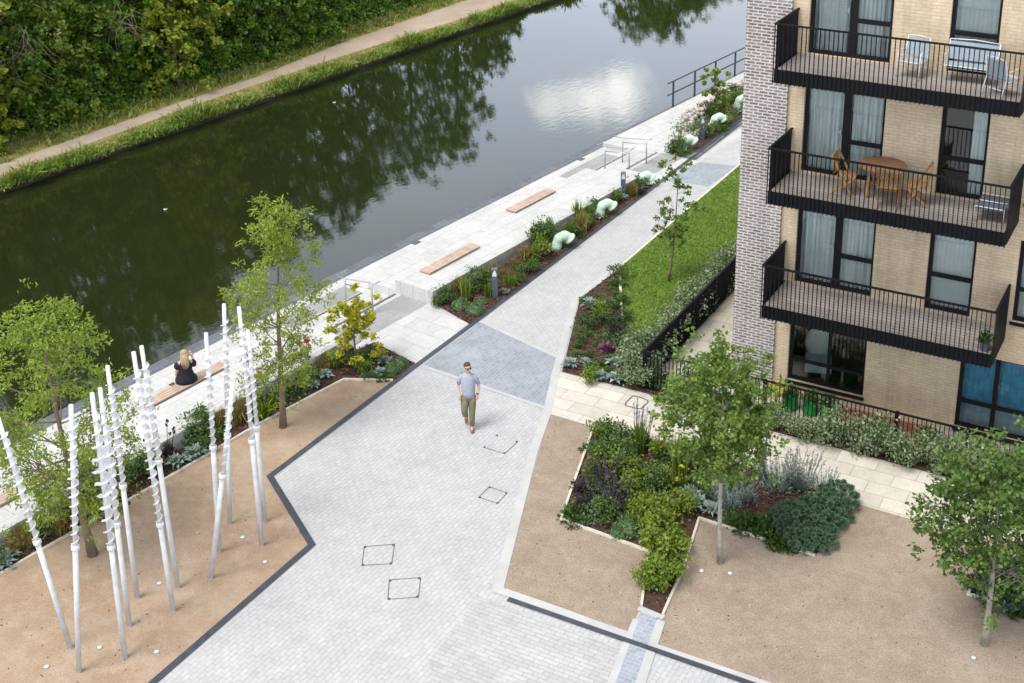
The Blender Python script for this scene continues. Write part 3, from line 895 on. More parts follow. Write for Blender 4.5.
# lower bushes at the front of the mass
BUSH = [(-4.5, -19.6, 3.4, 1.5, 'leaf_syc', 'low yellow green bush leaning over the ivy below the corner sycamore'),
        (1.8, -19.2, 2.9, 0.9, 'leaf_bright', 'pale lime sapling standing out in front of the ivy'),
        (7.5, -20.6, 4.6, 1.7, 'leaf_green', 'mid green bush above the bare twigs behind the towpath'),
        (11.3, -19.9, 5.6, 2.0, 'leaf_bright', 'yellow green feathery bush hanging over the dark hollow by the towpath'),
        (16.5, -20.4, 3.6, 1.6, 'leaf_ivy', 'rounded ivy green bush at the middle of the undergrowth'),
        (20.5, -21.0, 4.0, 1.6, 'leaf_green', 'green bush by the dark gap near the top of the towpath'),
        (4.6, -20.8, 4.8, 1.6, 'leaf_ivy', 'dark leaved bush behind the pale lime sapling'),
        (-1.5, -20.0, 5.6, 2.0, 'leaf_syc', 'broad yellow green bush at the top left, right of the corner sycamore'),
        (5.8, -20.6, 5.8, 2.0, 'leaf_syc', 'tall rounded bush catching the light between the lime sapling and the bare twigs'),
        (9.3, -21.0, 6.2, 1.9, 'leaf_green', 'fresh green bush just left of the feathery yellow green bush'),
        (13.8, -20.8, 5.2, 1.8, 'leaf_green', 'fresh green bush just right of the feathery yellow green bush'),
        (18.4, -20.8, 4.4, 1.6, 'leaf_green', 'fresh green bush overhanging the far end of the towpath grass'),
        (23.0, -22.6, 4.4, 1.6, 'leaf_ivy', 'ivy green bush at the top edge where the towpath leaves the photo')]
for i, (u_, v_, H, R, lf, lab) in enumerate(BUSH):
    make_tree('bush', lab, tuple(W(u_, v_-0.5, BANK_Z)), H, 0.15, [(0, R*0.8), (0.3, R), (0.7, R*0.8), (1, R*0.3)], 30, 3800, (0.19, 0.15), R*0.22, 0.03,
              (M['trunk'], M[{'leaf_green': 'leaf_far'}.get(lf, lf)]), 300+i, group='bushes at the front of the undergrowth', twig=False, cat='bush', ntrunk=5)
# bare twigs
for i, (u_, v_, z_, lab) in enumerate([(4.2, -20.2, 3.4, 'tangle of bare grey twigs hanging in front of the ivy, left one'), (8.8, -20.0, 3.3, 'tangle of bare grey twigs hanging in front of the ivy, right one')]):
    t_ = thing('bare_branch', lab, 'branch', tuple(W(u_, v_, BANK_Z)), group='bare twigs in the undergrowth')
    mb = MB(); rng = np.random.default_rng(400+i)
    for k in range(34):
        s = np.array([rng.normal(0, 0.5), rng.normal(-0.3, 0.3), z_+rng.normal(0, 0.5)+0.5])
        e = s+np.array([rng.normal(0.9, 0.8), rng.normal(-0.6, 0.5), rng.normal(-0.35, 0.4)])
        mb.tube([s, (s+e)/2+rng.normal(0, 0.12, 3), e], [0.009, 0.006, 0.002], 4)
    mb.tube([(-0.3, 0.9, z_-1.2), (-0.1, 0.4, z_*0.9), (0.0, -0.1, z_+0.5)], [0.03, 0.026, 0.016], 6)
    obj('twigs', mb, M['dead'], t_)

# ================================================================== BED PLANTS
def dome(n, r, h, rng, shell=0.55, low=0.0):
    d = rng.normal(size=(n, 3)); d[:, 2] = np.abs(d[:, 2]); d /= np.linalg.norm(d, axis=1)[:, None]
    k = rng.uniform(shell, 1.0, n)[:, None]
    p = d*k*np.array([r, r, h]); p[:, 2] += low
    return p, d


def sp_mound(rng):
    mb = MB(); p, d = dome(520, 0.24, 0.26, rng, 0.8); mb.leaves(p, 0.055, 0.03, dirs=d, rng=rng)
    mb.ellipsoid((0, 0, 0.0), (0.19, 0.19, 0.2), 10, 8)
    return mb, ['leaf_hebe']


def sp_shrub(mat, h=0.65, r=0.38, leaf=(0.085, 0.05), n=420):
    def fn(rng):
        mb = MB(); k = 9
        cen = np.column_stack([np.clip(rng.normal(0, r*0.42, (k, 2)), -r*.75, r*.75), rng.uniform(0.25, 0.85, k)*h])
        for c in cen:
            m_ = n//k; p = c+np.clip(rng.normal(0, 1, (m_, 3)), -1.7, 1.7)*np.array([r*.27, r*.27, h*.14]); p[:, 2] = np.abs(p[:, 2])
            mb.leaves(p, leaf[0], leaf[1], dirs=(p-c)+np.array([0, 0, .05]), rng=rng)
            mb.tube([(0, 0, 0), (c[0]*.5, c[1]*.5, c[2]*.6), c], [0.012, 0.009, 0.004], 4)
        return mb, [mat]
    return fn


def sp_grass(mat, h=0.55, n=130, spread=0.5, w=0.02):
    def fn(rng):
        mb = MB(); b_ = np.column_stack([rng.normal(0, 0.05, (n, 2)), np.zeros(n)])
        hh = rng.uniform(0.6, 1.1, n)*h
        a = rng.uniform(0, 2*PI, n); s = np.abs(rng.normal(0, spread, n))*hh
        tip_ = b_+np.column_stack([np.cos(a)*s, np.sin(a)*s, hh*np.clip(1.05-s/h*0.6, 0.25, 1)])
        mb.blades(b_, tip_, w, 0.35, rng=rng); return mb, [mat]
    return fn


def sp_rosette(mat, r=0.26, n=34, w=0.07, up=0.5):
    def fn(rng):
        mb = MB(); b_ = np.column_stack([rng.normal(0, 0.03, (n, 2)), np.full(n, 0.02)])
        a = np.arange(n)*2.4; rr = r*np.linspace(0.35, 1.0, n)*rng.uniform(0.85, 1.1, n)
        tip_ = b_+np.column_stack([np.cos(a)*rr, np.sin(a)*rr, r*np.linspace(1.1, 0.25, n)*up*1.5])
        mb.blades(b_, tip_, w, 0.25, rng=rng); return mb, [mat]
    return fn


def sp_spikes(leafm, flm, h=0.8, n=16, r=0.25, head=0.22):
    def fn(rng):
        mb = MB(); p, d = dome(260, r, h*0.5, rng, 0.3); mb.leaves(p, 0.09, 0.035, dirs=d+np.array([0, 0, .6]), rng=rng)
        for i in range(n):
            a = rng.uniform(0, 2*PI); q = r*math.sqrt(rng.random())
            b_ = np.array([math.cos(a)*q*.5, math.sin(a)*q*.5, 0.05]); t2 = np.array([math.cos(a)*q*1.2, math.sin(a)*q*1.2, h*rng.uniform(0.75, 1.1)])
            mb.tube([b_, (b_+t2)/2, t2], [0.006, 0.006, 0.004], 4)
            k = 16; f_ = rng.uniform(0, 1, k)[:, None]; c = t2-(t2-b_)*f_*head/h+rng.normal(0, 0.012, (k, 3))
            mb.leaves(c, 0.04, 0.03, rng=rng, mi=1)
        return mb, [leafm, flm]
    return fn


def sp_heads(leafm, flm, h=0.7, n=12, r=0.22, size=0.05):
    def fn(rng):
        mb = MB(); p, d = dome(240, r, h*0.55, rng, 0.3); mb.leaves(p, 0.10, 0.05, dirs=d+np.array([0, 0, .4]), rng=rng)
        for i in range(n):
            a = rng.uniform(0, 2*PI); q = r*1.2*math.sqrt(rng.random())
            t2 = np.array([math.cos(a)*q, math.sin(a)*q, h*rng.uniform(0.8, 1.15)])
            mb.tube([(t2[0]*.3, t2[1]*.3, 0.05), t2*np.array([.7, .7, .6]), t2], [0.005, 0.004, 0.003], 4)
            mb.leaves(t2+rng.normal(0, size*0.3, (14, 3)), size, size*0.7, rng=rng, mi=1)
        return mb, [leafm, flm]
    return fn


def sp_cover(mat, r=0.35, h=0.16, n=330, leaf=(0.06, 0.035)):
    def fn(rng):
        mb = MB(); p, d = dome(n, r, h, rng, 0.2); p[:, :2] *= rng.uniform(0.8, 1.25, (1, 2)); p[:, 2] *= rng.uniform(0.5, 1.3, n)
        mb.leaves(p, leaf[0], leaf[1], dirs=d+np.array([0, 0, .3]), rng=rng); return mb, [mat]
    return fn


def sp_euph(rng):
    """mound of round needle heads"""
    mb = MB(); R = 0.5
    for i in range(34):
        a = i*2.39996; tz = 1-(i+0.5)/34; q = math.sqrt(1-tz*tz)
        c = np.array([math.cos(a)*q*R, math.sin(a)*q*R, 0.12+tz*R*0.85])*rng.uniform(0.9, 1.06)
        mb.tube([(c[0]*.2, c[1]*.2, 0.0), c*0.7, c], [0.015, 0.012, 0.01], 4)
        k = 120; d = rng.normal(size=(k, 3)); d /= np.linalg.norm(d, axis=1)[:, None]
        d = d+c/np.linalg.norm(c)*0.35
        mb.leaves(c+d/np.linalg.norm(d, axis=1)[:, None]*0.062, 0.085, 0.026, dirs=d, rng=rng, jitter=0.15)
    return mb, ['leaf_euph']


def sp_cabbage(mat):
    def fn(rng):
        mb = MB()
        for i in range(26):
            a = i*2.4; r_ = 0.03+0.2*i/26; tl = 0.3+0.8*i/26
            c = np.array([math.cos(a)*r_, math.sin(a)*r_, 0.22-0.1*i/26])
            mb.leaves(np.repeat(c[None], 3, 0)+rng.normal(0, 0.015, (3, 3)), 0.13, 0.11, nrm_bias=1.5, dirs=np.repeat(np.array([[math.cos(a)*tl, math.sin(a)*tl, 1-tl*.6]]), 3, 0), rng=rng)
        mb.tube([(0, 0, 0), (0, 0, 0.15)], [0.03, 0.02], 6)
        return mb, [mat]
    return fn


SPECIES = {
    'mound': ('mounded_plant', sp_mound, 'round green mounded plant', 'plant'),
    'shrub': ('leafy_shrub', sp_shrub('leaf_green', 0.55, 0.36, (0.075, 0.045), 520), 'leafy green shrub', 'shrub'),
    'bigshrub': ('leafy_shrub', sp_shrub('leaf_green', 0.85, 0.42, (0.085, 0.05), 720), 'tall leafy green shrub', 'shrub'),
    'darkshrub': ('leafy_shrub', sp_shrub('leaf_dark', 0.5, 0.38, (0.07, 0.04), 520), 'dark green shrub', 'shrub'),
    'lime': ('golden_shrub', sp_shrub('leaf_limegreen', 0.65, 0.38, (0.085, 0.05), 560), 'yellow green leafy shrub', 'shrub'),
    'limestrap': ('strap_leaved_plant', sp_grass('leaf_limegreen', 0.4, 90, 0.6, 0.04), 'lime green strap leaved plant', 'plant'),
    'tan': ('feathery_plant', sp_grass('leaf_tan', 0.55, 150, 0.42, 0.018), 'tan feathery grass clump', 'plant'),
    'grass': ('tufted_plant', sp_grass('leaf_grass', 0.5, 120, 0.4, 0.022), 'green tufted grass clump', 'plant'),
    'tallgrass': ('tall_stemmed_plant', sp_grass('leaf_grass', 0.95, 90, 0.16, 0.035), 'tall upright green stemmed plant', 'plant'),
    'silver': ('silver_plant', sp_rosette('leaf_silver', 0.24, 38, 0.07), 'silver leaved rosette plant', 'plant'),
    'purple': ('purple_salvia', sp_spikes('leaf_purple', 'fl_purple', 0.65, 22, 0.38, 0.3), 'dusky purple flower spikes', 'plant'),
    'lilac': ('lilac_salvia', sp_spikes('leaf_green', 'fl_lilac', 1.0, 9, 0.2, 0.35), 'tall pale lilac flower spikes', 'plant'),
    'lav': ('lavender_bush', sp_spikes('leaf_silver', 'leaf_lav', 0.7, 26, 0.36, 0.3), 'grey lavender bush', 'plant'),
    'redflower': ('red_flowering_plant', sp_heads('leaf_dark', 'fl_red', 0.85, 7, 0.25, 0.09), 'dark leaved plant with red flower heads', 'plant'),
    'darkflower': ('dark_flowering_plant', sp_heads('leaf_purple', 'fl_dark', 0.65, 7, 0.2, 0.055), 'plant with near black flower heads', 'plant'),
    'yellowflower': ('yellow_flowering_plant', sp_heads('leaf_green', 'fl_yellow', 0.45, 5, 0.3, 0.045), 'yellow flowered green plant', 'plant'),
    'cover': ('spreading_plant', sp_cover('leaf_green', 0.33, 0.16, 520, (0.085, 0.05)), 'low spreading green plant', 'plant'),
    'covergrey': ('spreading_plant', sp_cover('leaf_hebe', 0.3, 0.14, 420, (0.07, 0.045)), 'low grey green plant', 'plant'),
    'coverpurple': ('dark_leaved_plant', sp_cover('leaf_purple', 0.3, 0.25, 440, (0.08, 0.05)), 'low dark purple leaved plant', 'plant'),
    'euph': ('needle_mound_plant', sp_euph, 'blue green needle mound', 'plant'),
    'cabbage': ('ornamental_cabbage', sp_cabbage('leaf_cabbage'), 'magenta ornamental cabbage', 'plant'),
    'varieg': ('variegated_shrub', sp_shrub('leaf_varieg', 0.8, 0.44, (0.07, 0.05), 900), 'cream and green variegated shrub', 'shrub'),
    'sparse': ('sparse_shrub', sp_shrub('leaf_hebe', 1.0, 0.4, (0.10, 0.05), 120), 'sparse thin stemmed shrub', 'shrub'),
}
MESH = {}
PLACED = []
BEDNAME = {'L': 'bed behind the spiral poles', 'P': 'narrow bed below the terrace', 'F': 'far bed by the rough stones',
           'B1': 'triangular bed beside the lawn', 'B2': 'square bed set in the gravel', 'B3': 'small right edge bed',
           'HA': 'hedge beside the lawn', 'HB': 'hedge before the patio fence'}


def plant(sp, pos, bed, s=1.0, label=None, sz=1.0):
    nm, fn, lab, cat = SPECIES[sp]
    if sp not in MESH:
        MESH[sp] = []
        for k in range(3):
            mb, mats = fn(np.random.default_rng(abs(hash_(sp))+k))
            MESH[sp].append(mb.mesh(nm, [M[x] for x in mats]))
    o = bpy.data.objects.new(nm, MESH[sp][len(PLACED) % 3])
    COL.objects.link(o)
    o.location = (pos[0], pos[1], 0.012)
    o.rotation_euler = (0, 0, random.uniform(0, 2*PI))
    q = s*random.uniform(0.9, 1.12)
    o.scale = (q, q, q*sz)
    PLACED.append((o, sp, bed, lab, cat, label))
    if label:
        tag(o, label, cat)
    return o


def hash_(s):
    return sum(ord(c)*(i+3) for i, c in enumerate(s))


def px_plants(bed, items):
    for it in items:
        sp, x, y = it[:3]
        plant(sp, at(x, y), bed, it[3] if len(it) > 3 else 1.0, it[4] if len(it) > 4 else None)


px_plants('L', [
    ('mound', 392, 372), ('mound', 400, 365.5), ('silver', 386, 364, 1.1), ('shrub', 371, 362, 0.7), ('lime', 361, 374, 0.6), ('shrub', 352, 366, 0.8), ('silver', 380, 375, 0.9),
    ('covergrey', 371, 377), ('cover', 383, 378, .8), ('covergrey', 364, 366), ('coverpurple', 349, 356), ('tan', 327, 369), ('tan', 321, 373, 0.9), ('grass', 336, 367, 0.9), ('silver', 324, 378, 1.1),
    ('redflower', 306, 374, 1.15), ('shrub', 300, 384, 0.9), ('shrub', 311, 384, 0.8), ('darkshrub', 292, 396, 0.9), ('covergrey', 297, 394, 1.2), ('shrub', 284, 399, 0.8), ('silver', 313, 388), ('grass', 303, 391, .8),
    ('shrub', 259, 405, 1.0), ('darkshrub', 250, 408, 0.9), ('limestrap', 273, 408, 1.1), ('limestrap', 263, 417, 1.1), ('tan', 243, 419, 1.2), ('tan', 237, 424, 1.0), ('redflower', 266, 398, 0.8),
    ('tan', 219, 430, 1.1), ('tan', 225, 425, 0.9), ('shrub', 198, 437, 1.0), ('shrub', 191, 446, 0.9), ('bigshrub', 206, 436, 0.8), ('silver', 176, 466, 1.25), ('silver', 195, 457, 1.25), ('silver', 187, 461, 0.9), ('darkflower', 168, 458, 1.1, 'plant with near black flower heads beside the pair of crossed poles'),
    ('shrub', 207, 452, 0.7), ('coverpurple', 161, 468), ('shrub', 216, 440, 0.6), ('bigshrub', 128, 484, 0.8), ('shrub', 140, 476, 0.9), ('darkflower', 137, 463, 0.9, 'plant with near black flower heads half hidden by white poles'), ('shrub', 150, 474, .8),
    ('bigshrub', 92, 496, 0.9), ('shrub', 84, 505, 0.9), ('coverpurple', 107, 508, 1.3), ('purple', 112, 500, 0.8), ('shrub', 73, 510, 0.9), ('tallgrass', 47, 522, 0.8), ('grass', 52, 527, 1.1), ('tan', 61, 536, 1.0), ('tan', 57, 530, .8),
    ('tan', 27, 549, 1.0), ('tan', 20, 545, 0.9), ('silver', 8, 560, 1.3), ('silver', 3, 567, 1.2), ('darkshrub', 40, 541, 0.7), ('darkflower', 52, 516, 1.0, 'plant with near black flower heads against the white terrace at the left'), ('shrub', -12, 566, 1.0), ('cover', 118, 496),
    ('shrub', 33, 538, .7), ('tan', 12, 556, .8), ('shrub', 66, 517, .7)])
px_plants('P', [
    ('shrub', 446, 302, 0.9), ('tan', 457, 294, 1.0), ('tallgrass', 466, 302, 0.9), ('bigshrub', 478, 292, 0.85), ('tallgrass', 485, 290, 0.9), ('mound', 461, 308), ('mound', 475, 313, 1.1), ('mound', 480, 305), ('shrub', 440, 306, 0.7),
    ('grass', 489, 297, 1.0), ('silver', 505, 294, 0.7), ('tan', 494, 278, 1.0), ('tan', 503, 281, 0.9), ('grass', 510, 287, 0.8), ('tan', 515, 273, 0.9), ('tan', 524, 263, 1.2), ('shrub', 528, 272, 0.8), ('shrub', 519, 281, 0.7), ('tan', 512, 282, .8),
    ('lime', 540, 256, 0.9), ('grass', 534, 262, 1.2), ('bigshrub', 542, 247, 1.0), ('bigshrub', 536, 248, 0.9), ('shrub', 550, 246, 0.9), ('silver', 553, 250, 1.1), ('tallgrass', 549, 240, 0.8), ('covergrey', 562, 246),
    ('tan', 581, 232, 1.2), ('shrub', 577, 236, 0.8), ('grass', 585, 229, 1.2), ('shrub', 590, 225, 0.7), ('tallgrass', 577, 224, 0.8), ('silver', 597, 219, 1.0), ('shrub', 592, 214, 0.9), ('grass', 588, 219, 1.1), ('covergrey', 600, 216),
    ('shrub', 613, 203, 0.8), ('lime', 617, 203, 0.6), ('silver', 622, 200, 1.0), ('tan', 632, 196, 1.0), ('shrub', 637, 191, 0.9), ('shrub', 633, 187, 0.8), ('coverpurple', 640, 194, 0.8), ('grass', 628, 193, .9), ('darkshrub', 607, 207, .6), ('grass', 570, 236, 1.0)])
px_plants('F', [
    ('shrub', 671, 153, 0.9), ('bigshrub', 676, 152, 0.8), ('shrub', 684, 156, 0.9), ('sparse', 682, 147, 1.0), ('sparse', 692, 141, 1.0), ('sparse', 697, 137, 1.1), ('lime', 710, 136, 0.7), ('shrub', 706, 138, 0.7), ('shrub', 715, 132, 0.8), ('cover', 721, 129),
    ('tan', 726, 117, 1.2), ('shrub', 729, 124, 1.0), ('lime', 727, 127, 0.7), ('bigshrub', 725, 110, 1.0), ('shrub', 733, 106, 1.1), ('lime', 738, 103, 0.9), ('silver', 736, 114, 1.3), ('shrub', 744, 100, 1.0), ('darkshrub', 708, 116, 1.0), ('shrub', 719, 117, 1.0), ('darkshrub', 735, 96, 1.0), ('shrub', 745, 112, .8)])

# triangular bed: explicit, then fill
px_plants('B1', [('silver', 590, 308, 1.5), ('lime', 603, 316, 0.7), ('limestrap', 598, 320, 0.9), ('cabbage', 607, 352, 0.95), ('silver', 600, 380, 1.2), ('silver', 617, 382, 1.3), ('silver', 616, 366, 1.2), ('silver', 570, 367, 1.1),
                 ('coverpurple', 617, 335, 1.2), ('coverpurple', 613, 320), ('lime', 590, 384, .6), ('silver', 585, 364, .9), ('purple', 591, 314, .6), ('varieg', 632, 378, .9), ('varieg', 638, 385, 0.8), ('varieg', 650, 386, 0.8), ('varieg', 645, 380, 0.9)])
px_plants('B2', [('purple', 607, 487, 1.2), ('purple', 610, 512, 1.1), ('coverpurple', 590, 508, 1.2), ('coverpurple', 582, 490), ('mound', 627, 532, 1.3), ('mound', 620, 536, 0.9), ('cover', 574, 517, 1.2), ('covergrey', 583, 521, 1.2),
                 ('lime', 650, 520, 0.9), ('lime', 661, 535, 1.0), ('lime', 651, 545, 1.0), ('lime', 669, 522, 1.0), ('lime', 655, 560, 1.0), ('lime', 666, 572, 1.0), ('lime', 655, 580, 1.0), ('lime', 660, 592, 0.95), ('lime', 648, 590, 0.8), ('lime', 640, 525, 0.9), ('lime', 676, 548, 0.8),
                 ('yellowflower', 626, 494, 1.0), ('lime', 633, 498, 0.9), ('lime', 658, 462, 0.9), ('silver', 697, 506, 1.3), ('silver', 690, 498, 1.2), ('yellowflower', 687, 492, 1.2),
                 ('lilac', 636, 447, 1.0), ('lilac', 644, 448, 0.9), ('tallgrass', 639, 455, 1.0), ('tallgrass', 680, 480, 1.1), ('redflower', 660, 456, 0.5),
                 ('lav', 742, 500, 1.0), ('lav', 777, 490, 1.2), ('lav', 790, 486, 1.1), ('lav', 802, 488, 1.2), ('lav', 729, 508, 0.9), ('lav', 720, 502, 1.0), ('lav', 824, 495, .9),
                 ('euph', 792, 528, 1.0), ('euph', 808, 533, 1.05), ('euph', 820, 524, 1.05), ('euph', 837, 506, 0.95), ('euph', 817, 546, 0.75), ('euph', 803, 545, 0.7), ('euph', 830, 517, 0.85),
                 ('cover', 745, 525, 1.2), ('cover', 757, 530, 1.2), ('cover', 770, 535, 1.2), ('covergrey', 733, 521, 1.2), ('cover', 778, 541, 1.2), ('covergrey', 765, 524, 1.3), ('cover', 789, 548, 1.0), ('silver', 712, 514, 1.2)])
px_plants('B3', [('darkshrub', 1000, 598, 1.3), ('euph', 1012, 592, 1.2), ('lav', 990, 600, 0.8), ('silver', 1004, 610, 1.0), ('covergrey', 983, 592, 1.0), ('shrub', 1022, 604, 1.1), ('euph', 1030, 600, 1.0), ('coverpurple', 979, 588, 1.0), ('cover', 1018, 611, .9)])


def fill(bed, poly, n, kinds, mind, smin=0.8, smax=1.2, margin=None):
    pts = [np.array(o.location[:2]) for o, sp, bd, *_ in PLACED if bd == bed]
    rng = np.random.default_rng(500+len(PLACED)); tries = 0; k = 0
    while k < n and tries < 6000:
        tries += 1
        q = sample_poly(poly, 1, rng)[0]
        if all(np.linalg.norm(q-p_) > mind for p_ in pts):
            pts.append(q); k += 1
            plant(kinds[rng.integers(0, len(kinds))], q, bed, rng.uniform(smin, smax))


def shrink(poly, d):
    P = np.array([p[:2] for p in poly]); c = P.mean(0)
    return [c+(p-c)*(1-d/np.linalg.norm(p-c)) for p in P]


fill('B1', shrink(BED_1, 0.35), 60, ['cover', 'cover', 'shrub', 'covergrey', 'cover', 'darkshrub'], 0.34, 0.6, 0.9)
fill('B2', shrink(poly_px([(594, 430), (565, 516), (649, 546), (690, 530), (742, 518), (742, 466), (668, 446)]), 0.25), 75, ['shrub', 'darkshrub', 'shrub', 'cover', 'bigshrub', 'darkshrub', 'lime'], 0.36, 0.7, 1.0)

# variegated hedges
for i, y in enumerate(np.arange(0.35, 15, 0.55)):
    plant('varieg', (-3.32+random.uniform(-.08, .08), y), 'HA', 1.05)
for i, x in enumerate(np.arange(-2.0, 6.4, 0.42)):
    plant('varieg', (x, -0.28+random.uniform(-.07, .07)), 'HB', 1.0 if x > 1.9 else 0.85, sz=random.uniform(0.9, 1.3) if x > 1.9 else 0.8)
for x in (4.6, 5.3, 6.0):
    plant('bigshrub', (x, -0.38), 'HB', 0.8)
# label the plants: unique where alone in their bed, counted from the left where there are several
from collections import defaultdict
byk = defaultdict(list)
for rec in PLACED:
    if rec[5]:
        tag(rec[0], rec[5], rec[4])
    else:
        byk[(rec[3], rec[2])].append(rec)


def px_of(loc):
    d = np.array(loc)-CAM; z = d@FWD
    return PX0+F_PX*(d@RGT)/z


for (lab, bed), recs in byk.items():
    recs.sort(key=lambda r: px_of(r[0].location))
    grp = '%s in the %s' % (lab if lab.endswith('s') else lab+'s', BEDNAME[bed])
    n_ = len(recs)
    for i, r in enumerate(recs):
        if n_ == 1:
            tag(r[0], '%s in the %s' % (lab, BEDNAME[bed]), r[4])
        elif n_ <= 26:
            w_ = 'leftmost' if i == 0 else ('rightmost' if i == n_-1 else ordn[i]+' from the left')
            tag(r[0], '%s in the %s, %s' % (lab, BEDNAME[bed], w_), r[4], grp)
        else:
            tag(r[0], '%s in the %s' % (lab, BEDNAME[bed]), r[4], grp)


# ================================================================== BUILDING
BX0, BX1, BY, BTOP, BDEP = -1.165, 14.0, 1.57, 13.2, 15.0
FLOORS = [8.253, 5.433, 2.613]       # underside of each balcony
BL, BF = 5.21, 0.0                   # balcony length, front plane
bld = thing('apartment_building', 'buff brick apartment block with three stacked black balconies', 'building', (0, BY, 0))
OPEN = []                            # x0 x1 z0 z1
for zb in FLOORS:
    OPEN.append((0.272, 2.135, zb+0.315, zb+2.50)); OPEN.append((3.36, 4.39, zb+0.315, zb+2.50)); OPEN.append((5.30, 7.1, zb+0.45, zb+2.40))
OPEN.append((0.245, 2.14, 0.30, 2.25)); OPEN.append((4.30, 6.40, 0.12, 2.06))


def wall_grid(mb, x0, x1, z0, z1, y, holes, depth):
    xs = sorted({x0, x1}|{h[0] for h in holes}|{h[1] for h in holes}); zs = sorted({z0, z1}|{h[2] for h in holes}|{h[3] for h in holes})
    for i in range(len(xs)-1):
        for j in range(len(zs)-1):
            cx, cz = (xs[i]+xs[i+1])/2, (zs[j]+zs[j+1])/2
            if any(h[0] < cx < h[1] and h[2] < cz < h[3] for h in holes):
                continue
            a, b_, c, d = xs[i], xs[i+1], zs[j], zs[j+1]
            mb.add([(a, y, c), (b_, y, c), (b_, y, d), (a, y, d)], [(0, 1, 2, 3)])
    for a, b_, c, d in holes:      # reveals
        mb.add([(a, y, c), (a, y+depth, c), (a, y+depth, d), (a, y, d)], [(3, 2, 1, 0)])
        mb.add([(b_, y, c), (b_, y+depth, c), (b_, y+depth, d), (b_, y, d)], [(0, 1, 2, 3)])
        mb.add([(a, y, c), (b_, y, c), (b_, y+depth, c), (a, y+depth, c)], [(0, 1, 2, 3)])
        mb.add([(a, y, d), (b_, y, d), (b_, y+depth, d), (a, y+depth, d)], [(3, 2, 1, 0)])


mb = MB()
wall_grid(mb, -0.109, BX1, -0.1, BTOP, 0.0, OPEN, 0.10)
mb.add([(BX1, 0, -0.1), (BX1, BDEP, -0.1), (BX1, BDEP, BTOP), (BX1, 0, BTOP)], [(0, 1, 2, 3)])
mb.add([(BX1, BDEP, -0.1), (BX0, BDEP, -0.1), (BX0, BDEP, BTOP), (BX1, BDEP, BTOP)], [(0, 1, 2, 3)])
obj('wall', mb, M['brick_buff'], bld)
mb = MB()
mb.box(BX0, -0.109, -0.10, 0.35, -0.1, BTOP)
mb.box(BX0+0.002, BX0+0.3, 0.35, BDEP-0.01, -0.1, BTOP-0.003)
obj('pier', mb, M['brick_grey'], bld)
mb = MB(); mb.box(BX0-0.05, BX1+0.05, -0.15, BDEP+0.05, BTOP, BTOP+0.3); obj('roof', mb, M['roof'], bld)


def window(x0, x1, z0, z1, mull, tran, curtain, style, handle=False, sill=False):
    """frame with pane and curtain as its own pieces"""
    y0, y1 = 0.085, 0.15
    fw = 0.065
    mb = MB()
    mb.box(x0, x0+fw+0.02, y0, y1, z0, z1); mb.box(x1-fw, x1, y0, y1, z0, z1)
    mb.box(x0+fw+0.02, x1-fw, y0, y1, z0, z0+fw+0.02); mb.box(x0+fw+0.02, x1-fw, y0, y1, z1-fw, z1)
    for (a, b_) in mull:
        mb.box(a, b_, y0-0.003, y1-0.003, z0+fw+0.02, z1-fw)
    for (a, b_, c, d) in tran:
        mb.box(a, b_, y0+0.003, y1+0.003, c, d)
    if sill:
        mb.box(x0-0.03, x1+0.03, -0.05, 0.12, z0-0.07, z0-0.002)
    w = obj('window', mb, M['frame'], bld)
    mb = MB(); mb.box(x0+0.03, x1-0.03, 0.112, 0.122, z0+0.03, z1-0.03); obj('pane', mb, M['glass'], w)
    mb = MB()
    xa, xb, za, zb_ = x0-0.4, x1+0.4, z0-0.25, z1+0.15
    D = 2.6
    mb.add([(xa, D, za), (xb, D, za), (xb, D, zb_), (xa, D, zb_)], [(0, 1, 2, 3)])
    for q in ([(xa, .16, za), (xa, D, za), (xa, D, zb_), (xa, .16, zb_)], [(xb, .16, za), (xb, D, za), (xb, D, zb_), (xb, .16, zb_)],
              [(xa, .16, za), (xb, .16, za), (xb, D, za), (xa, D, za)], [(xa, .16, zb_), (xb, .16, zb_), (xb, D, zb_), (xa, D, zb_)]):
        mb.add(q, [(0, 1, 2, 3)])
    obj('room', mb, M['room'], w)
    for (a, b_, freq, amp, cm) in style:
        mb = MB(); nseg = max(8, int((b_-a)*freq*8)); vs = []
        for i in range(nseg+1):
            x = a+(b_-a)*i/nseg
            y = 0.24+amp*math.sin(i/nseg*(b_-a)*freq*2*PI)+amp*0.5*math.sin(x*23)
            vs += [(x, y, z0+0.04), (x+0.01*math.sin(x*31), y, z1)]
        mb.add(vs, [(2*i, 2*i+2, 2*i+3, 2*i+1) for i in range(nseg)])
        obj('curtain', mb, M[cm], w, smooth=True)
    if handle:
        mb = MB(); mb.box(mull[0][0]-0.035, mull[0][0]-0.01, 0.03, 0.085, z0+1.0, z0+1.14); mb.bar((mull[0][0]-0.02, 0.03, z0+1.07), (mull[0][0]-0.12, 0.03, z0+1.07), 0.02, 0.02)
        obj('handle', mb, M['steel'], w)
    return w


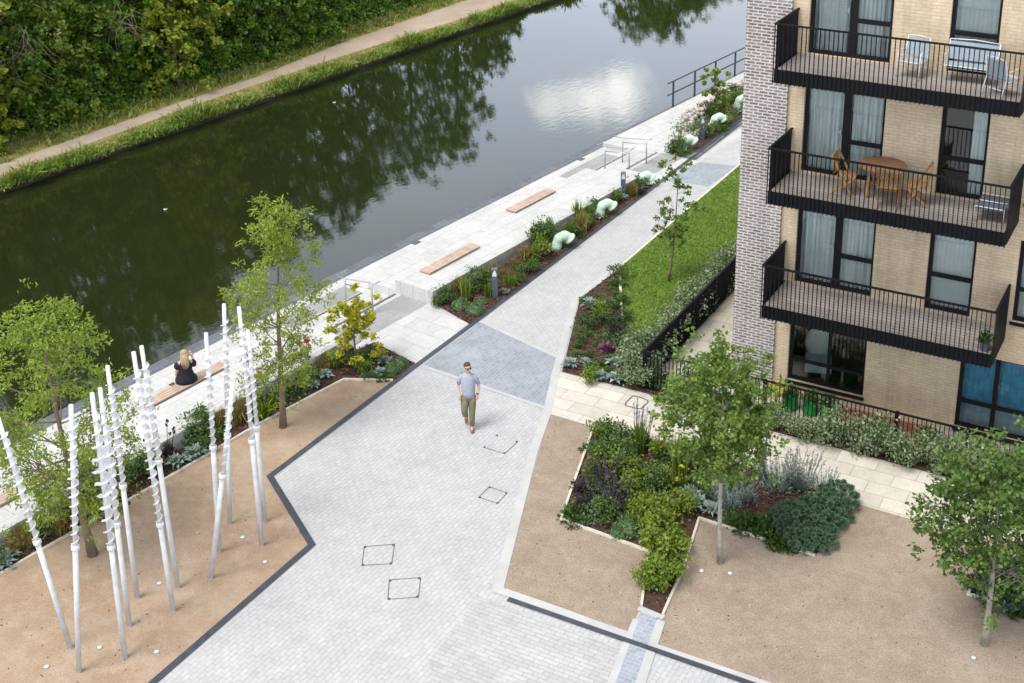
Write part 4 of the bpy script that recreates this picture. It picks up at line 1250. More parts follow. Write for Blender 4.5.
CUR = [[(0.30, 1.18, 5, 0.06, 'curtain'), (1.32, 2.0, 5, 0.07, 'curtain')], [(0.30, 1.16, 9, 0.055, 'curtain'), (1.36, 2.06, 9, 0.055, 'curtain')], [(0.28, 1.2, 4, 0.05, 'curtain'), (1.3, 2.1, 5, 0.05, 'curtain')]]
CUR2 = [[(3.4, 4.37, 4, 0.02, 'curtain')], [(4.02, 4.37, 7, 0.03, 'curtain')], [(3.38, 4.37, 3, 0.015, 'curtain')]]
for k, zb in enumerate(FLOORS):
    z0, z1 = zb+0.315, zb+2.50
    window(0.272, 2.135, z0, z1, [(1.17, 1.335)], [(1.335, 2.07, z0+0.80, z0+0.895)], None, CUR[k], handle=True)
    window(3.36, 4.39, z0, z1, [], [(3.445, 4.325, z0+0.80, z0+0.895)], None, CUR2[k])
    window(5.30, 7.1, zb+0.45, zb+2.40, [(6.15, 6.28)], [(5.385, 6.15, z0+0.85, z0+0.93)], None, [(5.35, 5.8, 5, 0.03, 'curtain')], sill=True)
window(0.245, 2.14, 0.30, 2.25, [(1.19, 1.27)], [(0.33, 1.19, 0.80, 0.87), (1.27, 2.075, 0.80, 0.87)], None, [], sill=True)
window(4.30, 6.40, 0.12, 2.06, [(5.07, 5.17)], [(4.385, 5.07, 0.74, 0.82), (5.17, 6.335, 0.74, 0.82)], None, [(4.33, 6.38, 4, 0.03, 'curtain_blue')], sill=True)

for k, zb in enumerate(FLOORS):
    fz = zb+0.288; rz_ = zb+1.336
    yf, yb = BF-BY, -0.003
    mb = MB(); mb.box(0.06, BL-0.06, yf+0.07, yb, fz-0.09, fz)
    bal = obj('balcony', mb, M['decking'], bld)
    mb = MB()
    mb.box(0.03, BL-0.03, yf+0.04, yf+0.065, zb, fz+0.02)
    mb.box(0.03, 0.055, yf+0.066, yb, zb, fz+0.02); mb.box(BL-0.055, BL-0.03, yf+0.066, yb, zb, fz+0.02)
    mb.box(0.056, BL-0.056, yf+0.066, yb, zb+0.03, zb+0.06)
    obj('fascia', mb, M['black'], bal)
    mb = MB()
    mb.box(0, BL, yf, yf+0.05, rz_-0.035, rz_)
    mb.box(0, 0.05, yf+0.051, yb, rz_-0.035, rz_); mb.box(BL-0.05, BL, yf+0.051, yb, rz_-0.035, rz_)
    nb = 52
    for i in range(nb+1):
        x = 0.01+(BL-0.03)*i/nb
        mb.box(x, x+0.015, yf+0.002, yf+0.038, zb-0.01, rz_-0.036)
    for i in range(1, 15):
        y = yf+0.06+(yb-yf-0.1)*i/14
        for x in (0.004, BL-0.017-0.004):
            mb.box(x, x+0.017, y, y+0.075, zb-0.008, rz_-0.036)
    obj('railing', mb, M['black'], bal)


# ---------------------------------------------------------------- balcony furniture
def sling_chair(label, loc, rz, w=0.55, group='white framed blue sling seats on the top balcony', name='sling_chair', cat='chair'):
    t_ = thing(name, label, cat, loc, rz, group)
    mb = MB(); r_ = 0.014
    t_.scale = (0.9, 0.9, 0.88)
    for s in (-1, 1):
        x = s*w/2
        mb.tube([(x, 0.28, 0), (x, 0.26, 0.3), (x, 0.24, 0.62), (x, 0.18, 0.655), (x, -0.2, 0.62)], r_, 6)
        mb.tube([(x, -0.34, 0), (x, -0.24, 0.35), (x, -0.2, 0.45), (x, -0.30, 0.92)], r_, 6)
        mb.tube([(x, 0.26, 0.41), (x, -0.2, 0.38)], r_, 6)
    mb.tube([(-w/2, -0.30, 0.92), (0, -0.31, 0.95), (w/2, -0.30, 0.92)], r_, 6)
    mb.tube([(-w/2, 0.26, 0.41), (w/2, 0.26, 0.41)], r_, 6); mb.tube([(-w/2, -0.28, 0.2), (w/2, -0.28, 0.2)], r_*0.8, 6)
    obj('frame', mb, M['white_paint'], t_, smooth=True)
    mb = MB(); mb.box(-w/2+0.01, w/2-0.01, -0.2, 0.26, 0.395, 0.41); obj('seat', mb, M['sling'], t_)
    mb = MB()
    mb.add([(-w/2+0.01, -0.205, 0.46), (w/2-0.01, -0.205, 0.46), (w/2-0.01, -0.285, 0.88), (-w/2+0.01, -0.285, 0.88),
            (-w/2+0.01, -0.22, 0.46), (w/2-0.01, -0.22, 0.46), (w/2-0.01, -0.30, 0.88), (-w/2+0.01, -0.30, 0.88)],
           [(3, 2, 1, 0), (4, 5, 6, 7), (0, 1, 5, 4), (2, 3, 7, 6), (1, 2, 6, 5), (3, 0, 4, 7)])
    obj('backrest', mb, M['sling'], t_)
    return t_


z0 = FLOORS[0]+0.289
sling_chair('white framed chair with pale blue sling seat, leftmost on the top balcony', (2.78, 0.95, z0), PI-0.15)
sling_chair('wide white framed blue sling bench under the window of the top balcony', (3.95, 1.10, z0), PI, 1.15, name='sling_bench', cat='bench')
sling_chair('white framed blue sling chair with its back to the railing, rightmost on the top balcony', (4.72, 0.48, z0), -0.5)

z0 = FLOORS[1]+0.289
t_ = thing('round_table', 'round brown slatted wooden table on the middle balcony', 'table', (2.32, 0.95, z0))
mb = MB(); mb.tube([(0, 0, 0.71), (0, 0, 0.745)], 0.52, 28); obj('tabletop', mb, M['wood_dark'], t_)
for a in (45, 135, 225, 315):
    c, s = math.cos(math.radians(a)), math.sin(math.radians(a))
    mb = MB(); mb.bar((c*0.36, s*0.36, 0), (c*0.3, s*0.3, 0.71), 0.05, 0.05); obj('leg', mb, M['wood'], t_)
mb = MB(); mb.bar((-0.32, -0.32, 0.35), (0.32, 0.32, 0.35), 0.04, 0.06); obj('stretcher', mb, M['wood'], t_)


def wood_chair(label, loc, rz):
    t_ = thing('folding_chair', label, 'chair', loc, rz, 'orange wooden folding chairs on the middle balcony')
    mb = MB()
    for i in range(6): mb.box(-0.21, 0.21, -0.2+i*0.072, -0.2+i*0.072+0.058, 0.43, 0.45)
    obj('seat', mb, M['wood'], t_)
    mb = MB()
    for i in range(7): mb.bar((-0.19+i*0.063, -0.235, 0.52), (-0.19+i*0.063, -0.30, 0.88), 0.04, 0.015)
    mb.bar((-0.23, -0.30, 0.9), (0.23, -0.30, 0.9), 0.03, 0.05); mb.bar((-0.23, -0.235, 0.52), (0.23, -0.235, 0.52), 0.03, 0.04)
    obj('backrest', mb, M['wood'], t_)
    for s in (-1, 1):
        mb = MB(); mb.bar((s*0.24, 0.22, 0), (s*0.24, -0.30, 0.92), 0.03, 0.045); obj('leg', mb, M['wood'], t_)
        mb = MB(); mb.bar((s*0.205, -0.28, 0), (s*0.205, 0.2, 0.43), 0.03, 0.045); obj('leg', mb, M['wood'], t_)


wood_chair('orange wooden folding chair at the left side of the round table on the middle balcony', (1.60, 0.75, z0), -PI/2)
wood_chair('orange wooden folding chair between the railing and the round table', (2.62, 0.42, z0), 0.15)
wood_chair('orange wooden folding chair at the right side of the round table on the middle balcony', (3.12, 0.85, z0), PI/2+0.2)
t_ = thing('low_table', 'low grey metal table with white rails at the right end of the middle balcony', 'table', (4.75, 0.85, z0), 0)
mb = MB(); mb.box(-0.3, 0.3, -0.4, 0.4, 0.30, 0.33); obj('tabletop', mb, M['bollard'], t_)
mb = MB()
for y in (-0.4, 0.4):
    mb.tube([(-0.3, y, 0.0), (-0.3, y, 0.35), (0.3, y, 0.35), (0.3, y, 0.0)], 0.014, 6)
mb.tube([(-0.3, 0.0, 0.345), (0.3, 0.0, 0.345)], 0.012, 6)
obj('rails', mb, M['white_paint'], t_, smooth=True)

t_ = thing('potted_plant', 'small green potted plant in the right corner of the lowest balcony', 'plant', (5.0, 0.25, FLOORS[2]+0.289))
mb = MB(); mb.tube([(0, 0, 0), (0, 0, 0.22)], [0.09, 0.12], 12); obj('pot', mb, M['bollard'], t_)
mb = MB(); p, d = dome(160, 0.2, 0.3, RNG, 0.4, 0.2); mb.leaves(p, 0.09, 0.05, dirs=d); obj('foliage', mb, M['leaf_green'], t_)

# ---------------------------------------------------------------- patio things
for i, (px, py, lab) in enumerate([(800, 401, 'bright green grow bag with leafy plants, leftmost under the ground floor window'), (816, 407, 'bright green grow bag with leafy plants, middle one under the ground floor window'), (830, 411, 'bright green grow bag with leafy plants, rightmost under the ground floor window')]):
    q = at(px, py, 0.0); yy = 0.75
    x = (0.62, 1.12, 1.55)[i]
    t_ = thing('grow_bag', lab, 'planter', (x, yy, 0.006), group='bright green grow bags on the patio')
    mb = MB(); mb.tube([(0, 0, 0), (0, 0, 0.1), (0, 0, 0.36)], [0.16, 0.19, 0.18], 14); obj('bag', mb, M['green_bag'], t_, smooth=False)
    mb = MB(); p, d = dome(240, 0.26, 0.32, RNG, 0.3, 0.34); mb.leaves(p, 0.10, 0.055, dirs=d+np.array([0, 0, .3])); obj('foliage', mb, M['leaf_green'], t_)
t_ = thing('flowering_plant', 'yellow flowering plant at the left end of the patio', 'plant', (0.40, 0.25, 0.006))
mb, ms_ = sp_heads('leaf_green', 'fl_yellow', 0.75, 14, 0.25, 0.09)(RNG); obj('foliage', mb, [M[x] for x in ms_], t_)
t_ = thing('raised_bed', 'long wooden raised bed with rust red bark on the ground floor patio', 'planter', (2.75, 0.75, 0.006))
mb = MB()
mb.box(-0.95, 1.25, -0.3, -0.26, 0, 0.28); mb.box(-0.95, 1.25, 0.26, 0.3, 0, 0.28); mb.box(-0.95, -0.91, -0.259, 0.259, 0, 0.28); mb.box(1.21, 1.25, -0.259, 0.259, 0, 0.28)
obj('frame', mb, M['plank'], t_)
mb = MB(); mb.box(-0.908, 1.208, -0.258, 0.258, 0.02, 0.24); obj('bark', mb, M['red_mat'], t_)
plant('darkshrub', (4.05, 0.55), 'HB', 1.0, 'dark evergreen bush behind the patio fence at the right end of the raised bed')
t_ = thing('armchair', 'pale round backed armchair standing inside the left ground floor window', 'chair', (0.75, 2.45, 0.12), 0.3)
mb = MB(); mb.box(-0.32, 0.32, -0.3, 0.3, 0.2, 0.45); obj('seat', mb, M['curtain'], t_)
mb = MB(); mb.ellipsoid((0, 0.3, 0.75), (0.36, 0.08, 0.45), 16, 10); obj('backrest', mb, M['curtain'], t_, smooth=True)
mb = MB(); [mb.box(s*0.27-0.02, s*0.27+0.02, y-0.02, y+0.02, 0, 0.2) for s in (-1, 1) for y in (-0.25, 0.25)]; obj('legs', mb, M['wood_dark'], t_)


# ---------------------------------------------------------------- fences and railings
def fence(label, a, b_, h=1.05, post=1.55, solid=False):
    a = np.array(a); b_ = np.array(b_); L = np.linalg.norm(b_-a); rz = math.atan2(b_[1]-a[1], b_[0]-a[0])
    t_ = thing('metal_fence', label, 'fence', (a[0], a[1], 0), rz)
    mb = MB(); mb.box(0, L, -0.025, 0.025, h-0.03, h); mb.box(0, L, -0.015, 0.015, 0.08, 0.11); obj('rail', mb, M['black'], t_)
    mb = MB()
    for i in range(int(L/0.1)):
        x = 0.05+i*0.1
        mb.box(x, x+0.014, -0.02, 0.02, 0.02, h-0.031)
    obj('bars', mb, M['black'], t_)
    for i in range(int(L/post)+1):
        x = min(i*post, L-0.03)
        mb = MB(); mb.box(x-0.03, x+0.03, -0.03, 0.03, 0, h+0.02); obj('post', mb, M['black'], t_)


fence('black metal railing running back between the lawn hedge and the building', (-2.9, 0.05), (-2.9, 16.0))
fence('black metal railing in front of the ground floor patio behind the hedge', (-2.87, 0.0), (7.0, 0.0))

t_ = thing('canal_railing', 'dark two bar railing standing along the canal edge at the top of the photo', 'railing', tuple(W(19.9, -0.42, -0.12)), CANAL_ROT)
mb = MB()
for z in (0.52, 1.02): mb.tube([(-0.45, 0, z), (40, 0, z)], 0.03, 8)
obj('rail', mb, M['rail_dark'], t_, smooth=True)
for i in range(23):
    mb = MB(); mb.box(i*1.77-0.03, i*1.77+0.03, -0.03, 0.03, -0.18, 1.0); obj('post', mb, M['rail_dark'], t_)


def handrail(label, u0):
    """two posts carrying a cranked double rail over the steps; local x = along the canal, y = towards the canal"""
    t_ = thing('handrail', label, 'handrail', tuple(W(u0, 2.45, 0.0)), CANAL_ROT, 'steel handrails on the terrace steps')
    for (y, zb, zt) in ((0.0, 0.0, 0.92), (1.0, -0.15, 0.78)):
        mb = MB(); mb.tube([(0, y, zb), (0, y, zt)], 0.024, 8); obj('post', mb, M['steel'], t_, smooth=True)
    for dz in (0, -0.17):
        mb = MB()
        mb.tube([(0.18, -0.14, 0.93+dz), (0, -0.12, 0.93+dz), (0, 0.0, 0.92+dz), (0, 1.0, 0.78+dz), (0, 1.35, 0.77+dz), (0.5, 1.35, 0.77+dz)] if dz == 0 else [(0, 0, 0.92+dz), (0, 1.0, 0.78+dz)], 0.016, 8)
        obj('rail', mb, M['steel'], t_, smooth=True)


handrail('steel handrail on the near terrace steps behind the yellow shrub', -1.15)
handrail('steel handrail on the far terrace steps, nearer the mint pipes', 13.15)
handrail('steel handrail on the far terrace steps, nearer the canal benches', 12.0)


# ---------------------------------------------------------------- benches
def bench(label, u0, u1, v0, v1, z):
    t_ = thing('timber_bench', label, 'bench', tuple(W(u0, v0, z)), CANAL_ROT, 'timber slatted benches along the canal terrace')
    L = u1-u0; D = v1-v0
    mb = MB()
    k = 4; w = (D-0.012*(k-1))/k
    for i in range(k):
        mb.box(0, L, -D+i*(w+0.012), -D+i*(w+0.012)+w, 0.035, 0.075)
    obj('seat', mb, M['bench'], t_)
    mb = MB()
    for x in (0.1, L*0.36, L*0.64, L-0.1): mb.box(x-0.03, x+0.03, -D+0.03, -0.03, 0.0, 0.034)
    obj('bearers', mb, M['rail_dark'], t_)


bench('empty timber slat bench beside the near steps and yellow shrub', 0.93, 3.25, 2.36, 2.74, 0.42)
bench('timber slat bench nearest the canal in front of the far steps', 6.60, 8.86, 1.14, 1.54, 0.10)
bench('timber slat bench with the seated woman on it', -8.05, -5.60, 1.30, 1.66, 0.10)
bench('timber slat bench at the left edge behind the leftmost spiral pole', -14.0, -11.25, 2.40, 2.74, 0.42)


# ---------------------------------------------------------------- bollards
def bollard(label, loc, h=0.88, rz=0.5):
    t_ = thing('bollard_light', label, 'bollard', loc, rz, 'dark grey bollard lights')
    mb = MB(); mb.box(-0.08, 0.08, -0.08, 0.08, 0, h*0.76); obj('post', mb, M['bollard'], t_)
    mb = MB(); mb.add([(-0.08, -0.08, h*0.76), (0.08, -0.08, h*0.76), (0.08, 0.08, h*0.76), (-0.08, 0.08, h*0.76), (-0.02, -0.08, h*.97), (0.02, -0.08, h*.97), (0.02, 0.08, h*.97), (-0.02, 0.08, h*.97)],
                       [(4, 5, 6, 7), (0, 1, 5, 4), (1, 2, 6, 5), (2, 3, 7, 6), (3, 0, 4, 7)]); obj('lens', mb, M['lens'], t_)
    mb = MB()
    for s in (-1, 1): mb.box(s*0.068-0.012, s*0.068+0.012, -0.081, 0.081, h*0.762, h*0.97)
    mb.box(-0.085, 0.085, -0.085, 0.085, h*0.97, h); obj('cap', mb, M['bollard'], t_)


bollard('dark grey bollard light standing in the narrow bed nearest the man', P3(495, 297))
bollard('dark grey bollard light between the third and second nearest mint pipes', P3(623, 197))
bollard('dark grey bollard light by the rough stone edging of the far bed', P3(702, 139.5))
bollard('dark grey bollard light half hidden behind the round headed maple', P3(761, 479), 1.2)


# ---------------------------------------------------------------- mint pipes
def mint_pipe(label, loc, rz):
    t_ = thing('bent_pipe', label, 'sculpture', loc, rz, 'mint green bent pipes in the beds')
    pts = []; rad = []
    for i in range(15):
        a = math.radians(200-i*11.5)
        pts.append((0.20*math.cos(a)+0.04*i/14, 0, 0.20+0.24*math.sin(a)))
        rad.append(0.145+0.012*math.sin(i*1.4))
    mb = MB(); mb.tube([(-0.24, 0, -0.05)]+pts, [0.15]+rad, 18, caps=False); obj('pipe', mb, M['mint'], t_, smooth=True)
    p1, p0 = np.array(pts[-1]), np.array(pts[-2]); d = (p1-p0)/np.linalg.norm(p1-p0)
    mb = MB(); mb.tube([p1-d*0.05, p1, p1+d*0.01, p1+d*0.06, p1+d*0.06, p1+d*0.01, p1-d*0.08], [0.145, 0.165, 0.19, 0.19, 0.155, 0.14, 0.02], 18, caps=False); obj('flared_end', mb, M['mint'], t_, smooth=True)
    mb = MB(); mb.tube([(-0.22, 0, 0.08), (-0.225, 0, 0.16)], 0.175, 18); obj('collar', mb, M['mint'], t_, smooth=False)
    return t_


RK = math.atan2(RGT[1], RGT[0])+0.25
for (x, y, lab) in ((563, 249, 'nearest mint green bent pipe in the narrow bed, beside the tall grasses'), (606, 216, 'second mint green bent pipe in the narrow bed, left of the bollard light'), (645, 187.5, 'mint green bent pipe at the far tip of the narrow bed, beyond its bollard'),
                    (688, 150, 'mint green bent pipe at the near tip of the far bed'), (718, 127.5, 'mint green bent pipe in the far bed, right of its bollard light'), (742, 108.5, 'mint green bent pipe partly behind the grey brick pier')):
    mint_pipe(lab, P3(x, y), RK)

# gabion edging of the far bed
gp = poly_px([(684, 133), (688, 121), (716, 105), (770, 72)])
mb = MB()
for i in range(len(gp)-1):
    a, b_ = np.array(gp[i]), np.array(gp[i+1]); L = np.linalg.norm(b_-a); d = (b_-a)/L; s = np.array([-d[1], d[0]])
    for k in range(int(L*32)):
        q = a+d*RNG.uniform(0, L)+s*RNG.uniform(-0.22, 0.22); r_ = RNG.uniform(0.07, 0.13)
        mb.ellipsoid((q[0], q[1], RNG.uniform(-0.05, 0.36)), (r_, r_*RNG.uniform(.7, 1.1), r_*RNG.uniform(.6, .9)), 6, 4, rot=Euler(tuple(RNG.uniform(0, 3, 3))).to_matrix())
tag(obj('stone_edging_wall', mb, M['stone']), 'low wall of rough pale stones round the far bed', 'wall')
ga = at(686, 137, 0); gb = at(716, 129, 0)
mb = MB()
for k in range(80):
    q = ga+(gb-ga)*RNG.uniform(-0.1, 0.7)+RNG.normal(0, 0.16, 3); r_ = RNG.uniform(0.05, 0.11)
    mb.ellipsoid((q[0], q[1], 0.03), (r_, r_*.8, r_*.6), 6, 4)
tag(obj('loose_stones', mb, M['stone']), 'loose pale stones lying by the bollard light of the far bed', 'stones', kind='stuff')


# ---------------------------------------------------------------- spiral poles
def billboard(bx, by, tx, ty):
    """top of a leaning pole, in the upright plane through its base that faces the street side"""
    b_ = at(bx, by); n = np.array([FWD[0], FWD[1], 0]); n /= np.linalg.norm(n)
    d = FWD+RGT*(tx-PX0)/F_PX-UPV*(ty-PY0)/F_PX
    return b_, CAM+d*((b_-CAM)@n)/(d@n)


def spiral_pole(label, base, top, col_y, fr=0.115, shaft=0.048, taper=False, depth=0.0, pitch=0.185):
    fr *= 0.72
    b_, t2 = billboard(*base, *top)
    ax = t2-b_; L = np.linalg.norm(ax); d = ax/L
    f = (base[1]-col_y)/(base[1]-top[1])
    o = thing('spiral_pole', label, 'sculpture', tuple(b_), 0, 'white leaning spiral poles in the left gravel')
    s = np.cross(d, [0, 1, 0]); s /= np.linalg.norm(s); t3 = np.cross(d, s)
    mb = MB(); mb.tube([d*-0.05, d*L*f], shaft, 14); obj('shaft', mb, M['white_shaft'], o, smooth=True)
    mb = MB(); mb.tube([d*(L*f-0.04), d*(L*f-0.03), d*(L*f+0.03), d*(L*f+0.04)], [shaft, shaft*1.5, shaft*1.5, shaft], 14); obj('collar', mb, M['white_paint'], o)
    l0, l1 = L*f+0.05, L-0.36
    mb = MB(); mb.tube([d*(L*f), d*L], shaft*0.80, 12); obj('core', mb, M['white_paint'], o, smooth=True)
    turns = (l1-l0)/pitch; n = int(turns*14); vs = []; fs = []
    for i in range(n+1):
        k = i/n; l = l0+(l1-l0)*k; a = 2*PI*turns*k
        R = fr*(0.72+0.28*math.sin(min(1, k*1.6)*PI*0.5)) if not taper else fr*(0.62+0.55*math.sin(k*PI)**1.2)
        R *= 1+0.13*math.sin(i*0.83)+0.08*math.sin(i*2.9)
        e = s*math.cos(a)+t3*math.sin(a)
        vs += [d*(l-0.006)+e*shaft*0.7, d*(l-0.006)+e*R, d*(l+0.006)+e*R, d*(l+0.006)+e*shaft*0.7]
    for i in range(n):
        a = i*4
        for j in range(4):
            fs.append((a+j, a+(j+1) % 4, a+4+(j+1) % 4, a+4+j))
    mb = MB(); mb.add(vs, fs); obj('spiral_blade', mb, M['white_paint'], o)


spiral_pole('white spiral pole leaning out past the left edge, leftmost of all', (70.7, 648), (-3, 415), 538, 0.12)
spiral_pole('upright white spiral pole, second from the left', (79, 672), (71, 405), 542, 0.115)
spiral_pole('thick bladed white spiral pole, third from the left', (125, 658), (92, 393), 542, 0.165, taper=True, pitch=0.24)
spiral_pole('white spiral pole half hidden behind the thick bladed one', (129.5, 626), (100, 388), 520, 0.13, taper=True, pitch=0.22)
spiral_pole('thin white spiral pole just right of the thick bladed one', (137.4, 598), (107.5, 366), 482, 0.115)
spiral_pole('left one of the close pair of white spiral poles below the seated woman', (173.4, 611), (133.5, 352), 520, 0.12)
spiral_pole('right one of the close pair of white spiral poles below the seated woman', (178, 588), (141.5, 346), 457, 0.12)
spiral_pole('short white spiral pole leaning to the right across its neighbours', (211, 578), (233, 383), 473, 0.085, 0.05)
spiral_pole('white spiral pole right of the woman, left one of the three tall ones', (219.5, 552), (206, 333), 444, 0.105)
spiral_pole('tallest white spiral pole standing almost upright against the water', (230, 524), (224, 304), 432, 0.105)
spiral_pole('white spiral pole nearest the slender tree, its top left of the crown', (262, 545.6), (239, 307), 437, 0.11)
spiral_pole('white spiral pole hidden behind the one nearest the slender tree', (265, 522), (248, 330), 425, 0.09)

for (x, y, lab) in ((46.5, 667, 'small round ground light in the gravel, nearest the bottom left corner'), (99.6, 647.5, 'small round ground light between the third pole and the second pole'), (156.5, 652, 'small round ground light nearest the dark kerb at the bottom'),
                    (159.3, 583.5, 'small round ground light left of the close pair of poles'), (242.6, 537.5, 'small round ground light between the tall poles on the right'), (265, 562, 'small round ground light nearest the kerb corner'),
                    (730, 573.5, 'small round ground light right of the maple trunk'), (701.5, 571, 'small round ground light left of the maple trunk'), (973.5, 658, 'small round ground light by the trunk at the right edge')):
    t_ = thing('ground_light', lab, 'light', P3(x, y, 0.004), group='small round ground lights in the gravel')
    mb = MB(); mb.tube([(0, 0, 0), (0, 0, 0.012)], 0.052, 16); obj('rim', mb, M['steel'], t_)
    mb = MB(); mb.tube([(0, 0, 0.0125), (0, 0, 0.018)], [0.042, 0.036], 16); obj('glass', mb, M['glass_light'], t_)


# ---------------------------------------------------------------- inset covers in the paving
def cover(label, pts, sides=(0, 1, 2, 3), w=0.013):
    P = [at(x, y)[:2] for x, y in pts]; c = sum(P)/len(P)
    t_ = thing('recessed_cover', label, 'cover', (c[0], c[1], 0.0), group='recessed covers in the paving')
    mb = MB()
    for i in sides:
        a, b_ = P[i]-c, P[(i+1) % len(P)]-c
        ribbon(mb, [a, b_], w, None, 0.011 if i % 2 else 0.0115)
    obj('frame', mb, M['nosing'], t_)
    if len(P) == 4:
        for q in P:
            mb = MB(); r_ = (q-c)*0.94; mb.tube([(r_[0], r_[1], 0.0), (r_[0], r_[1], 0.013)], 0.026, 10)
            obj('corner_key', mb, M['kerb'], t_)


def z6(pts): return [(330+x/3.596, 430+y/3.596) for x, y in pts]
cover('square recessed cover in the white paving, upper one of the lowest pair', z6([(123, 420), (232, 412), (222, 482), (115, 488)]))
cover('square recessed cover outlined in the white paving, lowest of all', z6([(213, 540), (326, 532), (318, 602), (208, 610)]))
cover('small diamond recessed cover in the white paving near the gravel corner', z6([(535, 243), (573, 205), (637, 227), (602, 265)]))
cover('faint recessed cover in the white paving just below the walking man', z6([(552, 63), (600, 18), (675, 42), (628, 86)]), sides=(1+1, 3))
cover('eight sided recessed cover in the buff path beside the maple', [(560+x/5.69, 360+y/5.69) for x, y in [(415, 205), (455, 213), (500, 233), (500, 245), (458, 281), (430, 276), (373, 262), (373, 247)]], sides=range(8), w=0.035)

for (x, y, lab) in ((165, 210, 'tiny white scrap floating near the left of the dark water'), (334, 103, 'tiny white scrap floating in the middle of the water')):
    q = at(x, y, WATER_Z); mb = MB(); mb.ellipsoid((0, 0, 0.02), (0.07, 0.045, 0.03), 8, 5); mb.ellipsoid((0.06, 0.02, 0.04), (0.03, 0.03, 0.025), 8, 5)
    tag(obj('floating_scrap', mb, M['floating'], loc=tuple(q)), lab, 'litter', 'white scraps floating on the canal')


# ================================================================== PEOPLE
def skin(mb, verts, edges, rad, levels=2):
    me = bpy.data.meshes.new('skin_tmp'); me.from_pydata([tuple(v) for v in verts], edges, [])
    o = bpy.data.objects.new('skin_tmp', me); COL.objects.link(o)
    o.modifiers.new('s', 'SKIN'); sm = o.modifiers.new('d', 'SUBSURF'); sm.levels = levels; sm.render_levels = levels
    if not me.skin_vertices:
        me.skin_vertices.new() if hasattr(me.skin_vertices, 'new') else None
    for i, r in enumerate(rad):
        me.skin_vertices[0].data[i].radius = (r, r) if isinstance(r, float) else r
        me.skin_vertices[0].data[i].use_root = (i == 0)
    dg = bpy.context.evaluated_depsgraph_get(); ev = o.evaluated_get(dg); m2 = ev.to_mesh()
    mb.add([tuple(v.co) for v in m2.vertices], [tuple(p.vertices) for p in m2.polygons])
    ev.to_mesh_clear(); bpy.data.objects.remove(o); bpy.data.meshes.remove(me)


def loft(mb, rings, n=18, caps=True):
    vs = []; fs = []
    for (cx, cy, cz, rx, ry) in rings:
        for i in range(n):
            a = 2*PI*i/n; vs.append((cx+rx*math.cos(a), cy+ry*math.sin(a), cz))
    for j in range(len(rings)-1):
        for i in range(n):
            i2 = (i+1) % n; fs.append((j*n+i, j*n+i2, (j+1)*n+i2, (j+1)*n+i))
    if caps:
        fs.append(tuple(range(n))[::-1]); fs.append(tuple((len(rings)-1)*n+i for i in range(n)))
    mb.add(vs, fs)


def hand(mb, wrist, down, palm_n, thumb):
    """palm and five unequal bent fingers; down = finger direction, thumb = side of the thumb"""
    w = np.array(wrist, float); d = np.array(down, float); d /= np.linalg.norm(d); t = np.array(thumb, float); t /= np.linalg.norm(t); p = np.array(palm_n, float); p /= np.linalg.norm(p)
    mb.tube([w-d*0.03, w, w+d*0.045, w+d*0.09], [0.026, 0.027, 0.036, 0.032], 8)
    for i, l in enumerate((0.068, 0.078, 0.072, 0.056)):
        a = w+d*0.085+t*(0.027-0.018*i)
        mb.tube([a, a+d*l*0.5+p*l*0.12, a+d*l*0.9+p*l*0.4], [0.0095, 0.0088, 0.006], 6)
    a = w+d*0.03+t*0.028
    mb.tube([a, a+t*0.025+d*0.03, a+t*0.028+d*0.062+p*0.012], [0.012, 0.0105, 0.007], 6)


def face(mb, c, fwd_, up_=(0, 0, 1)):
    f = np.array(fwd_, float); f /= np.linalg.norm(f); u = np.array(up_, float); s = np.cross(f, u); c = np.array(c)
    mb.tube([c+f*0.088+u*0.015, c+f*0.105-u*0.015, c+f*0.118-u*0.028, c+f*0.09-u*0.035], [0.008, 0.011, 0.013, 0.012], 6)
    for q in (-1, 1):
        mb.ellipsoid(c+s*q*0.075-u*0.005, (0.014, 0.014, 0.03), 8, 6)
        mb.ellipsoid(c+f*0.082+s*q*0.033+u*0.012, (0.013, 0.013, 0.009), 8, 6)
    mb.tube([c+f*0.092+s*-0.024-u*0.06, c+f*0.1-u*0.062, c+f*0.092+s*0.024-u*0.06], [0.005, 0.008, 0.005], 6)


to_cam = np.array([CAM[0]+5.617, CAM[1]+3.623]); rz_m = math.atan2(to_cam[1], to_cam[0])-PI/2
man = thing('person', 'man in grey T-shirt, khaki trousers and sunglasses walking across the white paving', 'person', P3(469.5, 429), rz_m-0.08)
man.scale = (0.92, 0.93, 0.975)
mb = MB()
BODY_ = 1
V = [(0, 0, 0.96), (0, 0.01, 1.12), (0, 0.01, 1.28), (0, 0.0, 1.42), (0, 0.0, 1.52), (0, 0.02, 1.60), (0, 0.03, 1.68), (0, 0.02, 1.745),
     (-0.10, 0, 0.90), (-0.085, 0.07, 0.50), (-0.07, 0.05, 0.11), (-0.08, 0.20, 0.045),
     (0.10, 0, 0.90), (0.10, 0.13, 0.53), (0.09, -0.20, 0.27), (0.09, -0.24, 0.13),
     (-0.17, 0.0, 1.43), (-0.265, -0.05, 1.16), (-0.225, 0.07, 0.95), (0.17, 0.0, 1.43), (0.265, -0.05, 1.16), (0.215, 0.08, 0.95)]
E_ = [(0, 1), (1, 2), (2, 3), (3, 4), (4, 5), (5, 6), (6, 7), (0, 8), (8, 9), (9, 10), (10, 11), (0, 12), (12, 13), (13, 14), (14, 15), (3, 16), (16, 17), (17, 18), (3, 19), (19, 20), (20, 21)]
R_ = [0.12, 0.11, 0.115, 0.10, 0.052, 0.07, 0.092, 0.07, 0.085, 0.055, 0.04, 0.035, 0.085, 0.055, 0.04, 0.035, 0.045, 0.042, 0.032, 0.045, 0.042, 0.032]
skin(mb, V, E_, R_)
